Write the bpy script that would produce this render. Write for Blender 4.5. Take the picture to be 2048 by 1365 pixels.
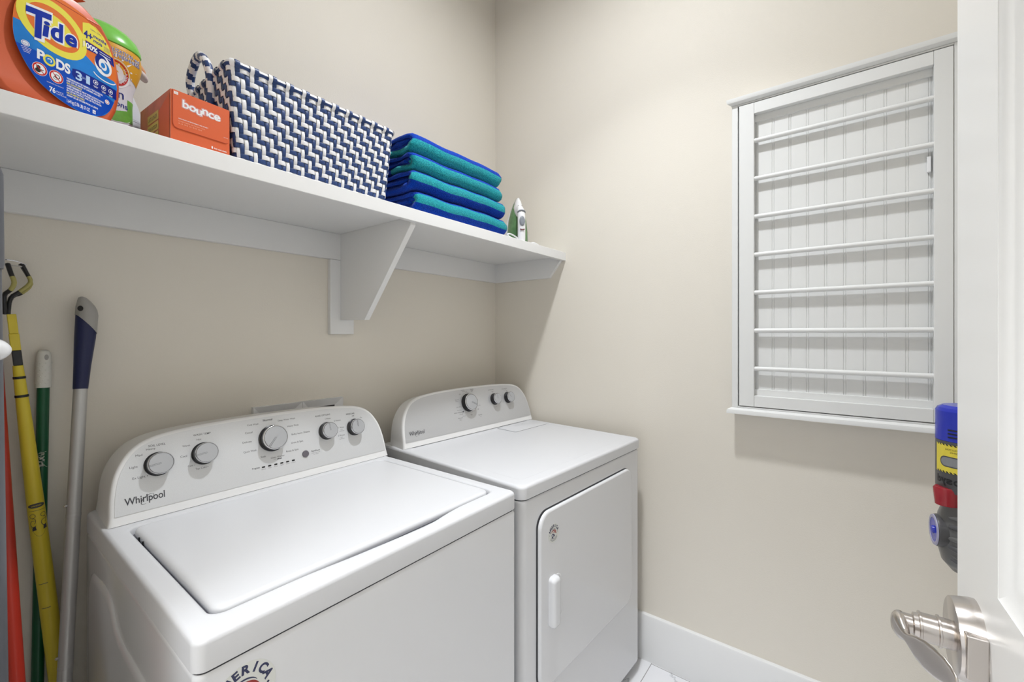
import bpy, bmesh, math, random
from mathutils import Vector, Matrix
random.seed(7)
for o in list(bpy.data.objects): bpy.data.objects.remove(o)
S = bpy.context.scene
COL = S.collection
R = math.radians

# ------------------------------------------------------------------ camera
cam_d = bpy.data.cameras.new('camera'); cam = bpy.data.objects.new('camera', cam_d); COL.objects.link(cam)
cam_d.sensor_fit = 'HORIZONTAL'; cam_d.sensor_width = 36.0
cam_d.lens = 36.0 * 870.12 / 2048
cam_d.shift_y = -13.4 / 2048
cam_d.clip_start = 0.02
cam.location = (-1.7462, -1.4515, 1.3247)
cam.rotation_euler = (R(90), 0, R(37.5628 - 90))
S.camera = cam
# ------------------------------------------------------------------ colour, world
S.view_settings.view_transform = 'Standard'; S.view_settings.look = 'None'
S.view_settings.gamma = 1; S.view_settings.use_curve_mapping = False
S.view_settings.exposure = 0.10
w = bpy.data.worlds.new('world'); S.world = w; w.use_nodes = True
w.node_tree.nodes['Background'].inputs[0].default_value = (0.93, 0.965, 1.0, 1)
w.node_tree.nodes['Background'].inputs[1].default_value = 0.68
# ------------------------------------------------------------------ lamp and added fill lights
def area(name, loc, rot, size, power, col=(1, 1, 1), shape='DISK', sy=None, spread=None):
    l = bpy.data.lights.new(name, 'AREA'); l.energy = power; l.color = col; l.shape = shape; l.size = size
    if sy: l.size_y = sy
    if spread: l.spread = R(spread)
    o = bpy.data.objects.new(name, l); COL.objects.link(o); o.location = loc; o.rotation_euler = rot
    return o
CEIL = 3.09
LAMPS = ((-0.78, -0.92),)
for lx_, ly_ in LAMPS:      # one recessed lamp: its wide flood and the brighter cone of its reflector
    area('ceiling_lamp_light', (lx_, ly_, CEIL - 0.045), (0, 0, 0), 0.12, 11.2, (0.935, 0.965, 1.0), spread=170)
    area('ceiling_lamp_cone', (lx_, ly_, CEIL - 0.046), (0, 0, 0), 0.12, 7.0, (0.935, 0.965, 1.0), spread=95)
area('hall_fill_light', (-2.9, -1.1, CEIL - 0.06), (0, 0, 0), 0.8, 40, (0.935, 0.965, 1.0))  # unseen overhead fill added in the hall, no fixture there
area('doorway_fill_light', (-3.6, -1.15, 1.6), (R(90), 0, R(-90)), 1.3, 2.5, (0.935, 0.965, 1.0), 'RECTANGLE', 1.5)  # weak side fill added to shine through the doorway, no window behind it

# ------------------------------------------------------------------ materials
def mat(name, col, rough=0.5, metal=0.0, spec=0.5, coat=0.0, bump=None, var=None, trans=0.0, ior=1.45, sheen=0.0, aniso=None, alpha=None):
    m = bpy.data.materials.new(name); m.use_nodes = True
    nt = m.node_tree; b = nt.nodes['Principled BSDF']
    b.inputs['Base Color'].default_value = (*col, 1); b.inputs['Roughness'].default_value = rough
    b.inputs['Metallic'].default_value = metal; b.inputs['Specular IOR Level'].default_value = spec
    b.inputs['Coat Weight'].default_value = coat; b.inputs['Transmission Weight'].default_value = trans
    b.inputs['IOR'].default_value = ior; b.inputs['Sheen Weight'].default_value = sheen
    tc = nt.nodes.new('ShaderNodeTexCoord')
    if var:   # (scale, amount)
        n = nt.nodes.new('ShaderNodeTexNoise'); n.inputs['Scale'].default_value = var[0]; n.inputs['Detail'].default_value = 4
        nt.links.new(tc.outputs['Object'], n.inputs['Vector'])
        mx = nt.nodes.new('ShaderNodeMix'); mx.data_type = 'RGBA'
        mx.inputs[6].default_value = (*[c * (1 - var[1]) for c in col], 1); mx.inputs[7].default_value = (*[min(1, c * (1 + var[1])) for c in col], 1)
        nt.links.new(n.outputs['Fac'], mx.inputs[0]); nt.links.new(mx.outputs[2], b.inputs['Base Color'])
    if bump:  # (scale, strength, distance)
        n = nt.nodes.new('ShaderNodeTexNoise'); n.inputs['Scale'].default_value = bump[0]; n.inputs['Detail'].default_value = 3
        nt.links.new(tc.outputs['Object'], n.inputs['Vector'])
        bp = nt.nodes.new('ShaderNodeBump'); bp.inputs['Strength'].default_value = bump[1]; bp.inputs['Distance'].default_value = bump[2]
        nt.links.new(n.outputs['Fac'], bp.inputs['Height']); nt.links.new(bp.outputs[0], b.inputs['Normal'])
    return m
M = {}
M['wall'] = mat('wall_paint_beige', (0.79, 0.745, 0.665), 0.62, spec=0.3, bump=(260, 0.25, 0.0012), var=(3, 0.012))
M['ceiling'] = mat('ceiling_paint', (0.88, 0.88, 0.87), 0.8, spec=0.2, bump=(150, 0.2, 0.001))
M['trim'] = mat('trim_paint_white', (0.81, 0.812, 0.812), 0.35, spec=0.4, bump=(90, 0.05, 0.0005))
M['rack'] = mat('rack_paint_white', (0.79, 0.795, 0.785), 0.38, spec=0.4, bump=(70, 0.04, 0.0005))
M['door'] = mat('door_paint_white', (0.82, 0.82, 0.81), 0.3, spec=0.5, bump=(90, 0.05, 0.0005))
M['enamel'] = mat('white_appliance_enamel', (0.705, 0.71, 0.728), 0.14, spec=0.5)
M['lidwhite'] = mat('white_lid_enamel', (0.655, 0.66, 0.68), 0.38, spec=0.4)
M['plastic_w'] = mat('white_console_plastic', (0.84, 0.84, 0.84), 0.25)
M['dark'] = mat('dark_gap', (0.03, 0.03, 0.035), 0.7)
M['black'] = mat('black_plastic', (0.012, 0.012, 0.014), 0.3)
M['ink'] = mat('dark_grey_print', (0.06, 0.06, 0.07), 0.6)
M['inklight'] = mat('mid_grey_print', (0.22, 0.22, 0.24), 0.6)
M['chrome'] = mat('satin_chrome', (0.72, 0.72, 0.74), 0.22, metal=1.0)
M['knobface'] = mat('satin_grey_knob_face', (0.47, 0.48, 0.50), 0.42, metal=0.3)
M['nickel'] = mat('brushed_nickel', (0.58, 0.54, 0.51), 0.24, metal=1.0, bump=(400, 0.03, 0.0002))
M['steelrod'] = mat('grey_aluminium', (0.50, 0.50, 0.50), 0.40, metal=0.45, var=(20, 0.05))
M['navygrip'] = mat('navy_plastic', (0.007, 0.012, 0.065), 0.4)
M['greygrip'] = mat('grey_soft_plastic', (0.36, 0.35, 0.33), 0.5)
M['green'] = mat('dark_green_pole_paint', (0.005, 0.085, 0.035), 0.35)
M['offwhite'] = mat('off_white_plastic', (0.72, 0.71, 0.66), 0.5, bump=(500, 0.3, 0.001))
M['yellow'] = mat('yellow_fibreglass', (0.70, 0.56, 0.045), 0.38, var=(8, 0.06))
M['yellowpad'] = mat('faded_yellow_pad', (0.42, 0.38, 0.13), 0.7)
M['red'] = mat('red_pole_paint', (0.46, 0.032, 0.016), 0.33)
M['greypole'] = mat('slate_grey_pole', (0.115, 0.12, 0.135), 0.42)
M['whiteknob'] = mat('glossy_white_plastic', (0.85, 0.85, 0.86), 0.2)
M['orange'] = mat('orange_jug_plastic', (0.58, 0.105, 0.035), 0.38, spec=0.4)
M['orange2'] = mat('orange_label', (0.74, 0.17, 0.03), 0.4, spec=0.25)
M['bounce'] = mat('orange_carton', (0.66, 0.112, 0.030), 0.5)
M['bounceside'] = mat('faded_orange_carton_side', (0.55, 0.16, 0.09), 0.5, var=(30, 0.35))
M['bounceedge'] = mat('dark_orange_crease', (0.42, 0.05, 0.015), 0.6)
M['labelyellow'] = mat('label_yellow', (0.78, 0.70, 0.08), 0.4, spec=0.25)
M['labelblue'] = mat('label_blue', (0.0, 0.065, 0.46), 0.35, spec=0.25)
M['labelsky'] = mat('label_sky_blue', (0.015, 0.20, 0.60), 0.35, var=(25, 0.35), spec=0.25)
M['labelnavy'] = mat('label_navy', (0.002, 0.018, 0.24), 0.4, spec=0.25)
M['labelwhite'] = mat('label_white', (0.82, 0.83, 0.85), 0.4, spec=0.25)
M['labelred'] = mat('label_red', (0.55, 0.02, 0.02), 0.4, spec=0.25)
M['labelgold'] = mat('label_gold', (0.70, 0.36, 0.03), 0.4, spec=0.25)
M['lime'] = mat('lime_green_cap', (0.20, 0.60, 0.09), 0.25)
M['labelgreen'] = mat('label_leaf_green', (0.16, 0.42, 0.06), 0.4, var=(60, 0.4))
M['grass'] = mat('label_meadow_print', (0.30, 0.34, 0.05), 0.5, var=(160, 0.7))
M['bottlewhite'] = mat('pearl_white_plastic', (0.74, 0.75, 0.80), 0.35)
M['peach'] = mat('peach_orange_plastic', (0.80, 0.38, 0.20), 0.4)
M['pinkwhite'] = mat('pinkish_white_plastic', (0.72, 0.60, 0.58), 0.4)
M['navystrap'] = mat('navy_woven_strap', (0.020, 0.050, 0.165), 0.42, var=(40, 0.25))
M['whitestrap'] = mat('white_woven_strap', (0.80, 0.80, 0.82), 0.42, var=(40, 0.05))
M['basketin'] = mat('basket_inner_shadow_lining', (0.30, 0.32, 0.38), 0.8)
M['bluecloth'] = mat('bright_blue_cloth', (0.01, 0.16, 0.42), 0.9, bump=(400, 0.5, 0.002))
def terry(name, col, col2):
    m = mat(name, col, 0.95, spec=0.1, sheen=0.08)
    nt = m.node_tree; b = nt.nodes['Principled BSDF']; tc = nt.nodes['Texture Coordinate']
    n = nt.nodes.new('ShaderNodeTexNoise'); n.inputs['Scale'].default_value = 420; n.inputs['Detail'].default_value = 2
    nt.links.new(tc.outputs['Object'], n.inputs['Vector'])
    cr = nt.nodes.new('ShaderNodeValToRGB'); cr.color_ramp.elements[0].position = 0.35; cr.color_ramp.elements[1].position = 0.68
    cr.color_ramp.elements[0].color = (*col, 1); cr.color_ramp.elements[1].color = (*col2, 1)
    nt.links.new(n.outputs['Fac'], cr.inputs[0]); nt.links.new(cr.outputs[0], b.inputs['Base Color'])
    bp = nt.nodes.new('ShaderNodeBump'); bp.inputs['Strength'].default_value = 0.9; bp.inputs['Distance'].default_value = 0.003
    nt.links.new(n.outputs['Fac'], bp.inputs['Height']); nt.links.new(bp.outputs[0], b.inputs['Normal'])
    return m
M['terryblue'] = terry('royal_blue_terry', (0.001, 0.024, 0.25), (0.002, 0.060, 0.48))
M['terryteal'] = terry('teal_terry', (0.004, 0.19, 0.25), (0.03, 0.42, 0.45))
M['irongreen'] = mat('translucent_green_tank', (0.10, 0.21, 0.085), 0.2, var=(35, 0.4))
M['ironpale'] = mat('pale_green_plastic', (0.50, 0.62, 0.45), 0.3)
M['irongrey'] = mat('grey_button_plastic', (0.25, 0.27, 0.30), 0.35)
M['sole'] = mat('iron_soleplate_metal', (0.5, 0.5, 0.5), 0.3, metal=1.0)
M['vacblue'] = mat('glossy_blue_plastic', (0.015, 0.03, 0.42), 0.2)
M['vacgrey'] = mat('dark_grey_plastic', (0.075, 0.075, 0.08), 0.35)
M['vaciron'] = mat('iron_grey_plastic', (0.14, 0.14, 0.14), 0.28, metal=0.3)
M['vacred'] = mat('dark_red_plastic', (0.32, 0.02, 0.03), 0.25)
M['vaclilac'] = mat('pale_lilac_ring', (0.35, 0.34, 0.48), 0.4)
M['lampglass'] = mat('opal_lamp_glass', (0.9, 0.9, 0.88), 0.3)
e = M['lampglass'].node_tree.nodes['Principled BSDF']; e.inputs['Emission Color'].default_value = (1, 0.97, 0.92, 1); e.inputs['Emission Strength'].default_value = 1.5
# brushed silver console panel
def brushed(name, col, rough=0.42, metal=0.6):
    m = mat(name, col, rough, metal=metal)
    nt = m.node_tree; b = nt.nodes['Principled BSDF']; tc = nt.nodes['Texture Coordinate']
    n = nt.nodes.new('ShaderNodeTexNoise'); n.inputs['Scale'].default_value = 1100; n.inputs['Detail'].default_value = 2
    nt.links.new(tc.outputs['Object'], n.inputs['Vector'])
    mx = nt.nodes.new('ShaderNodeMix'); mx.data_type = 'RGBA'
    mx.inputs[6].default_value = (*[c * 0.9 for c in col], 1); mx.inputs[7].default_value = (*[c * 1.08 for c in col], 1)
    nt.links.new(n.outputs['Fac'], mx.inputs[0]); nt.links.new(mx.outputs[2], b.inputs['Base Color'])
    return m
M['silver'] = brushed('silver_console_print', (0.70, 0.71, 0.725), 0.42, 0.3)
M['silver2'] = brushed('silver_dryer_console_print', (0.60, 0.605, 0.62), 0.40, 0.4)
# marble tile floor
def tile():
    m = mat('marble_floor_tile', (0.8, 0.8, 0.82), 0.22)
    nt = m.node_tree; b = nt.nodes['Principled BSDF']; tc = nt.nodes['Texture Coordinate']
    mp = nt.nodes.new('ShaderNodeMapping'); mp.inputs['Location'].default_value = (0.02, 0.83, 0)
    nt.links.new(tc.outputs['Object'], mp.inputs['Vector'])
    br = nt.nodes.new('ShaderNodeTexBrick'); br.offset = 0.5; br.inputs['Scale'].default_value = 1.0
    br.inputs['Brick Width'].default_value = 0.61; br.inputs['Row Height'].default_value = 0.305; br.inputs['Mortar Size'].default_value = 0.0016
    br.inputs['Color1'].default_value = (1, 1, 1, 1); br.inputs['Color2'].default_value = (0.96, 0.96, 0.97, 1); br.inputs['Mortar'].default_value = (0.42, 0.41, 0.40, 1)
    nt.links.new(mp.outputs[0], br.inputs['Vector'])
    n = nt.nodes.new('ShaderNodeTexNoise'); n.inputs['Scale'].default_value = 2.2; n.inputs['Detail'].default_value = 6; n.inputs['Distortion'].default_value = 1.2
    nt.links.new(tc.outputs['Object'], n.inputs['Vector'])
    cr = nt.nodes.new('ShaderNodeValToRGB'); el = cr.color_ramp.elements
    el[0].position = 0.485; el[0].color = (0.84, 0.84, 0.86, 1); el[1].position = 0.515; el[1].color = (0.84, 0.84, 0.86, 1)
    x = el.new(0.5); x.color = (0.55, 0.56, 0.58, 1)
    nt.links.new(n.outputs['Fac'], cr.inputs[0])
    mx = nt.nodes.new('ShaderNodeMix'); mx.data_type = 'RGBA'; mx.blend_type = 'MULTIPLY'; mx.inputs[0].default_value = 1
    nt.links.new(cr.outputs[0], mx.inputs[6]); nt.links.new(br.outputs['Color'], mx.inputs[7]); nt.links.new(mx.outputs[2], b.inputs['Base Color'])
    return m
M['tile'] = tile()

# ------------------------------------------------------------------ mesh helpers
def tag(o, label=None, cat=None, group=None, kind=None):
    if label: o['label'] = label
    if cat: o['category'] = cat
    if group: o['group'] = group
    if kind: o['kind'] = kind
    return o
def thing(name, label, cat, loc=(0, 0, 0), rz=0.0, group=None, mtx=None):
    o = bpy.data.objects.new(name, None); COL.objects.link(o); o.empty_display_size = 0.05
    if mtx is not None: o.matrix_world = mtx
    else: o.location = loc; o.rotation_euler = (0, 0, rz)
    return tag(o, label, cat, group)
def obj(name, bm, mats, parent=None, smooth=35, bevel=0.0, seg=3, subsurf=0, recalc=True, mod=None):
    if recalc: bmesh.ops.recalc_face_normals(bm, faces=bm.faces[:])
    me = bpy.data.meshes.new(name); bm.to_mesh(me); bm.free()
    if not isinstance(mats, (list, tuple)): mats = [mats]
    for m in mats: me.materials.append(M[m] if isinstance(m, str) else m)
    o = bpy.data.objects.new(name, me); COL.objects.link(o)
    if parent: o.parent = parent
    if smooth:
        for p in me.polygons: p.use_smooth = True
        me.set_sharp_from_angle(angle=R(smooth))
    if bevel:
        b = o.modifiers.new('bevel', 'BEVEL'); b.width = bevel; b.segments = seg; b.limit_method = 'ANGLE'; b.angle_limit = R(35); b.harden_normals = True
    if smooth and smooth >= 40 and smooth < 180:
        wn = o.modifiers.new('wn', 'WEIGHTED_NORMAL'); wn.keep_sharp = True; wn.weight = 80
    if subsurf:
        s = o.modifiers.new('sub', 'SUBSURF'); s.levels = subsurf; s.render_levels = subsurf
    return o
def NB(): return bmesh.new()
def box(bm, x0, x1, y0, y1, z0, z1, mi=0):
    vs = [bm.verts.new(p) for p in ((x0,y0,z0),(x1,y0,z0),(x1,y1,z0),(x0,y1,z0),(x0,y0,z1),(x1,y0,z1),(x1,y1,z1),(x0,y1,z1))]
    for f in ((0,3,2,1),(4,5,6,7),(0,1,5,4),(1,2,6,5),(2,3,7,6),(3,0,4,7)):
        bm.faces.new([vs[i] for i in f]).material_index = mi
    return bm
def frame_from(axis):
    a = Vector(axis).normalized(); t = Vector((0,0,1)) if abs(a.z) < 0.95 else Vector((1,0,0))
    u = a.cross(t).normalized(); v = a.cross(u).normalized(); return a, u, v
def lathe(bm, prof, origin, axis, n=40, mi=0, cap=True, sc=(1,1)):
    """prof: list of (radius, distance along axis)"""
    a, u, v = frame_from(axis); o = Vector(origin); rings = []
    for r, d in prof:
        rings.append([bm.verts.new(o + a*d + (u*math.cos(2*math.pi*k/n)*sc[0] + v*math.sin(2*math.pi*k/n)*sc[1])*r) for k in range(n)])
    for i in range(len(rings)-1):
        m = mi[i] if isinstance(mi, (list, tuple)) else mi
        for k in range(n):
            bm.faces.new((rings[i][k], rings[i][(k+1)%n], rings[i+1][(k+1)%n], rings[i+1][k])).material_index = m
    if cap:
        m0 = mi[0] if isinstance(mi, (list, tuple)) else mi; m1 = mi[-1] if isinstance(mi, (list, tuple)) else mi
        bm.faces.new(rings[0]).material_index = m0; bm.faces.new(rings[-1]).material_index = m1
    return bm
def cyl(bm, p0, p1, r0, r1=None, n=24, mi=0):
    p0, p1 = Vector(p0), Vector(p1)
    return lathe(bm, [(r0, 0), (r0 if r1 is None else r1, (p1-p0).length)], p0, p1-p0, n, mi)
def tube(bm, pts, r, n=10, mi=0, flat=1.0, closed=False, mifn=None):
    P = [Vector(p) for p in pts]; rings = []; pu = None
    rr = r if isinstance(r, (list, tuple)) else [r]*len(P)
    for i, p in enumerate(P):
        if closed: d = P[(i+1)%len(P)] - P[i-1]
        else: d = P[min(i+1, len(P)-1)] - P[max(i-1, 0)]
        d.normalize()
        if pu is None: _, u, v = frame_from(d)
        else:
            u = (pu - d*pu.dot(d)).normalized(); v = d.cross(u)
        pu = u
        rings.append([bm.verts.new(p + u*math.cos(2*math.pi*k/n)*rr[i] + v*math.sin(2*math.pi*k/n)*rr[i]*flat) for k in range(n)])
    L = len(rings)
    for i in range(L if closed else L-1):
        for k in range(n):
            f = bm.faces.new((rings[i][k], rings[i][(k+1)%n], rings[(i+1)%L][(k+1)%n], rings[(i+1)%L][k]))
            f.material_index = mifn(i, k) if mifn else mi
    if not closed: bm.faces.new(rings[0]).material_index = mi; bm.faces.new(rings[-1]).material_index = mi
    return bm
def smooth_path(pts, n=6):
    P = [Vector(p) for p in pts]; out = []
    for i in range(len(P)-1):
        a, b, c, d = P[max(i-1,0)], P[i], P[i+1], P[min(i+2, len(P)-1)]
        for k in range(n):
            t = k/n; out.append(0.5*((2*b) + (c-a)*t + (2*a-5*b+4*c-d)*t*t + (3*b-a-3*c+d)*t**3))
    out.append(P[-1]); return out
def prism(bm, pts, fn0, fn1, mi=0, side=None):
    """pts 2D outline; fn0/fn1 map (x,y)->3D for the two caps"""
    A = [bm.verts.new(fn0(*p)) for p in pts]; B = [bm.verts.new(fn1(*p)) for p in pts]
    bm.faces.new(A).material_index = mi; bm.faces.new(B[::-1]).material_index = mi
    for i in range(len(pts)):
        j = (i+1) % len(pts); bm.faces.new((A[i], B[i], B[j], A[j])).material_index = mi if side is None else side
    return bm
def rrect(x0, x1, y0, y1, r, n=6):
    if not isinstance(r, (list, tuple)): r = [r]*4     # order: (x0,y0),(x1,y0),(x1,y1),(x0,y1)
    out = []
    for (cx, cy, a0, q) in ((x0, y0, 180, 0), (x1, y0, 270, 1), (x1, y1, 0, 2), (x0, y1, 90, 3)):
        rr = r[q]; ox = cx + (rr if cx == x0 else -rr); oy = cy + (rr if cy == y0 else -rr)
        for k in range(n+1):
            a = R(a0 + 90*k/n); out.append((ox + rr*math.cos(a), oy + rr*math.sin(a)))
    return out
def loft(bm, rings, mi=0, caps=True, mifn=None):
    V = [[bm.verts.new(p) for p in r] for r in rings]
    for i in range(len(V)-1):
        n = len(V[i])
        for k in range(n):
            f = bm.faces.new((V[i][k], V[i][(k+1)%n], V[i+1][(k+1)%n], V[i+1][k])); f.material_index = mifn(i, k) if mifn else mi
    if caps: bm.faces.new(V[0]).material_index = mi if not mifn else mifn(0, 0); bm.faces.new(V[-1]).material_index = mi if not mifn else mifn(len(V)-2, 0)
    return V

# ------------------------------------------------------------------ lettering (flat print laid on a surface)
class Ink:
    """2D shapes in layers, mapped on to a surface by fn(u, v, height)"""
    def __init__(self, fn, slice_u=0.0): self.fn = fn; self.sl = slice_u; self.bm = bmesh.new(); self.h = 0.00010
    def _add(self, b2, mi, layer):
        if self.sl:
            us = [v.co.x for v in b2.verts]
            if us:
                u = math.floor(min(us)/self.sl)*self.sl + self.sl
                while u < max(us):
                    bmesh.ops.bisect_plane(b2, geom=b2.verts[:]+b2.edges[:]+b2.faces[:], plane_co=(u,0,0), plane_no=(1,0,0)); u += self.sl
        mp = {}
        for f in b2.faces:
            vs = []
            for v in f.verts:
                if v not in mp: mp[v] = self.bm.verts.new(self.fn(v.co.x, v.co.y, self.h*(layer+1)))
                vs.append(mp[v])
            try: self.bm.faces.new(vs).material_index = mi
            except ValueError: pass
        b2.free()
    def poly(self, pts, mi=0, layer=0):
        b = bmesh.new(); f = b.faces.new([b.verts.new((p[0], p[1], 0)) for p in pts])
        bmesh.ops.triangulate(b, faces=[f]); self._add(b, mi, layer)
    def ell(self, cx, cy, a, b_, mi=0, layer=0, rot=0.0, n=36, a0=0, a1=360):
        pts = []
        for k in range(n if a1-a0 >= 360 else n+1):
            t = R(a0 + (a1-a0)*k/n); x, y = a*math.cos(t), b_*math.sin(t); c, s = math.cos(rot), math.sin(rot)
            pts.append((cx + x*c - y*s, cy + x*s + y*c))
        self.poly(pts, mi, layer)
    def ring(self, cx, cy, a, b_, wd, mi=0, layer=0, rot=0.0, n=40, a0=0, a1=360, taper=None):
        b = bmesh.new(); V = []
        for k in range(n+1):
            t = R(a0 + (a1-a0)*k/n); c, s = math.cos(rot), math.sin(rot)
            ww = wd if taper is None else wd*(taper + (1-taper)*math.sin(math.pi*k/n))
            q = []
            for g in (1, -1):
                x, y = (a + g*ww/2)*math.cos(t), (b_ + g*ww/2)*math.sin(t); q.append(b.verts.new((cx + x*c - y*s, cy + x*s + y*c, 0)))
            V.append(q)
        for k in range(n): b.faces.new((V[k][0], V[k+1][0], V[k+1][1], V[k][1]))
        self._add(b, mi, layer)
    def rect(self, x0, x1, y0, y1, mi=0, layer=0, r=0.0): self.poly(rrect(x0, x1, y0, y1, r, 5) if r else [(x0,y0),(x1,y0),(x1,y1),(x0,y1)], mi, layer)
    def text(self, s, x, y, wdt=None, hgt=None, mi=0, layer=0, bold=0.0, shear=0.0, rot=0.0, align='L', warp=None):
        c = bpy.data.curves.new('t', 'FONT'); c.body = s; c.size = 1.0; c.offset = bold; c.shear = shear; c.resolution_u = 6; c.fill_mode = 'BOTH'
        o = bpy.data.objects.new('t', c); COL.objects.link(o)
        dg = bpy.context.evaluated_depsgraph_get(); me = bpy.data.meshes.new_from_object(o.evaluated_get(dg))
        bpy.data.objects.remove(o); bpy.data.curves.remove(c)
        b = bmesh.new(); b.from_mesh(me); bpy.data.meshes.remove(me)
        if not b.verts: b.free(); return
        xs = [v.co.x for v in b.verts]; x0, x1 = min(xs), max(xs)
        sx = (wdt/(x1-x0)) if wdt else hgt/0.70
        sy = (hgt/0.70) if hgt else sx
        if not wdt: sx = sy
        W_ = (x1-x0)*sx; off = {'L': 0, 'C': -W_/2, 'R': -W_}[align]
        ca, sa = math.cos(rot), math.sin(rot)
        for v in b.verts:
            px, py = (v.co.x-x0)*sx + off, v.co.y*sy
            if warp: py += warp(px)
            v.co = (x + px*ca - py*sa, y + px*sa + py*ca, 0)
        self._add(b, mi, layer)
    def arc_text(self, s, cx, cy, rad, size, a_mid, step, mi=0, layer=0, bold=0.0):
        """letters round a circle, a_mid in degrees, clockwise"""
        n = len(s)
        for i, ch in enumerate(s):
            if ch == ' ': continue
            a = a_mid - (i-(n-1)/2)*step
            self.text(ch, cx + rad*math.cos(R(a)), cy + rad*math.sin(R(a)), hgt=size, mi=mi, layer=layer, bold=bold, rot=R(a-90), align='C')
    def done(self, name, mats, parent): return obj(name, self.bm, mats, parent, smooth=0, recalc=False)

# ================================================================== SETTING
RX = 0.0; LX = -1.74; FY = -1.80; T = 0.10
def struct(name, bm, m, parent=None, **k):
    o = obj(name, bm, m, parent, smooth=30, **k)
    if parent is None: o['kind'] = 'structure'
    return o
b = NB(); box(b, -4.2, RX+T, FY-T, 0.0+T, -0.1, 0); struct('floor', b, 'tile')
b = NB(); box(b, -4.2, RX+T, FY-T, 0.0+T, CEIL, CEIL+0.1); struct('ceiling', b, 'ceiling')
b = NB(); box(b, LX-T, RX+T, 0, T, 0, CEIL); struct('wall_back', b, 'wall')
b = NB(); box(b, RX, RX+T, FY, 0, 0, CEIL); struct('wall_right', b, 'wall')
b = NB(); box(b, LX-T, RX+T, FY-T, FY, 0, CEIL); struct('wall_front', b, 'wall')
b = NB()
box(b, LX-T, LX, -0.74, 0, 0, CEIL); box(b, LX-T, LX, FY, -1.615, 0, CEIL); box(b, LX-T, LX, -1.615, -0.74, 2.05, CEIL)
struct('wall_left', b, 'wall')
b = NB(); box(b, -4.2, LX-T, -0.4, -0.3, 0, CEIL); box(b, -4.2, LX-T, FY-T, FY, 0, CEIL); struct('wall_hall', b, 'wall')
b = NB()
for (y0, y1, z0, z1) in ((-0.74, -0.65, 0, 2.14), (-1.70, -1.615, 0, 2.14), (-1.615, -0.74, 2.05, 2.14)):
    box(b, LX, LX+0.018, y0, y1, z0, z1)
struct('trim_1', b, 'trim', bevel=0.004)
BH = 0.186
def baseboard(name, fn, L):
    b = NB(); prof = [(0, 0), (-0.016, 0), (-0.016, BH-0.008), (-0.013, BH-0.002), (-0.009, BH), (0, BH)]
    prism(b, prof, lambda d, z: fn(d, 0, z), lambda d, z: fn(d, L, z)); struct(name, b, 'trim')
baseboard('baseboard_right', lambda d, s, z: (d, FY + s, z), 1.80)
baseboard('baseboard_back', lambda d, s, z: (LX + s, d, z), -LX-0.016)
baseboard('baseboard_front', lambda d, s, z: (LX + 0.02 + s, FY - d, z), -LX-0.04)
baseboard('baseboard_left', lambda d, s, z: (LX - d, -0.64 + s, z), 0.62)

# ------------------------------------------------------------------ ceiling lamp (lights the room, above the frame)
for k_, (lx_, ly_) in enumerate(LAMPS):
    t = thing('ceiling_light', 'small round recessed ceiling lamp above the appliances', 'lamp', (lx_, ly_, CEIL))
    b = NB(); lathe(b, [(0.095, 0), (0.095, -0.004), (0.078, -0.006), (0.074, -0.001)], (0,0,0), (0,0,1), cap=False); obj('trim_ring', b, 'whiteknob', t)
    b = NB(); lathe(b, [(0.074, -0.001), (0.07, -0.003), (0.01, -0.0035)], (0,0,0), (0,0,1)); obj('lamp_lens', b, 'lampglass', t)

# ================================================================== WALL SHELF
Z0 = 1.7023; SHY = -0.4225; UZ = 1.6823; LZ = 1.5897
sh = thing('wall_shelf', 'long white painted wall shelf on a bracket above the washer and dryer', 'shelf', (-0.9, 0, UZ))
def loc(o, parent):      # keep world coordinates for a child of an unrotated parent
    o.location = -Vector(parent.location); return o
b = NB(); box(b, LX, 0, -0.404, 0, UZ, Z0); loc(obj('board', b, 'trim', sh), sh)
b = NB(); box(b, LX, 0, SHY, -0.404, 1.6651, Z0); loc(obj('front_edge', b, 'trim', sh, bevel=0.0015, seg=2), sh)
b = NB(); box(b, LX, 0, -0.018, 0, LZ, UZ); loc(obj('back_ledger', b, 'trim', sh, bevel=0.0015, seg=2), sh)
b = NB(); prism(b, [(-0.018, LZ), (-0.342, LZ), (-0.402, 1.664), (-0.402, UZ), (-0.018, UZ)], lambda y, z: (-0.018, y, z), lambda y, z: (0, y, z)); loc(obj('end_cleat', b, 'trim', sh, bevel=0.001, seg=2), sh)
b = NB(); box(b, -0.9255, -0.8337, -0.0178, 0, 1.3248, LZ-0.0005); loc(obj('bracket_cleat', b, 'trim', sh, bevel=0.0015, seg=2), sh)
b = NB(); prism(b, [(-0.018, UZ), (-0.018, 1.3755), (-0.1644, 1.3738), (-0.403, 1.658), (-0.403, UZ)], lambda y, z: (-0.8875, y, z), lambda y, z: (-0.8681, y, z)); loc(obj('bracket_panel', b, 'trim', sh, bevel=0.001, seg=2), sh)

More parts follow.
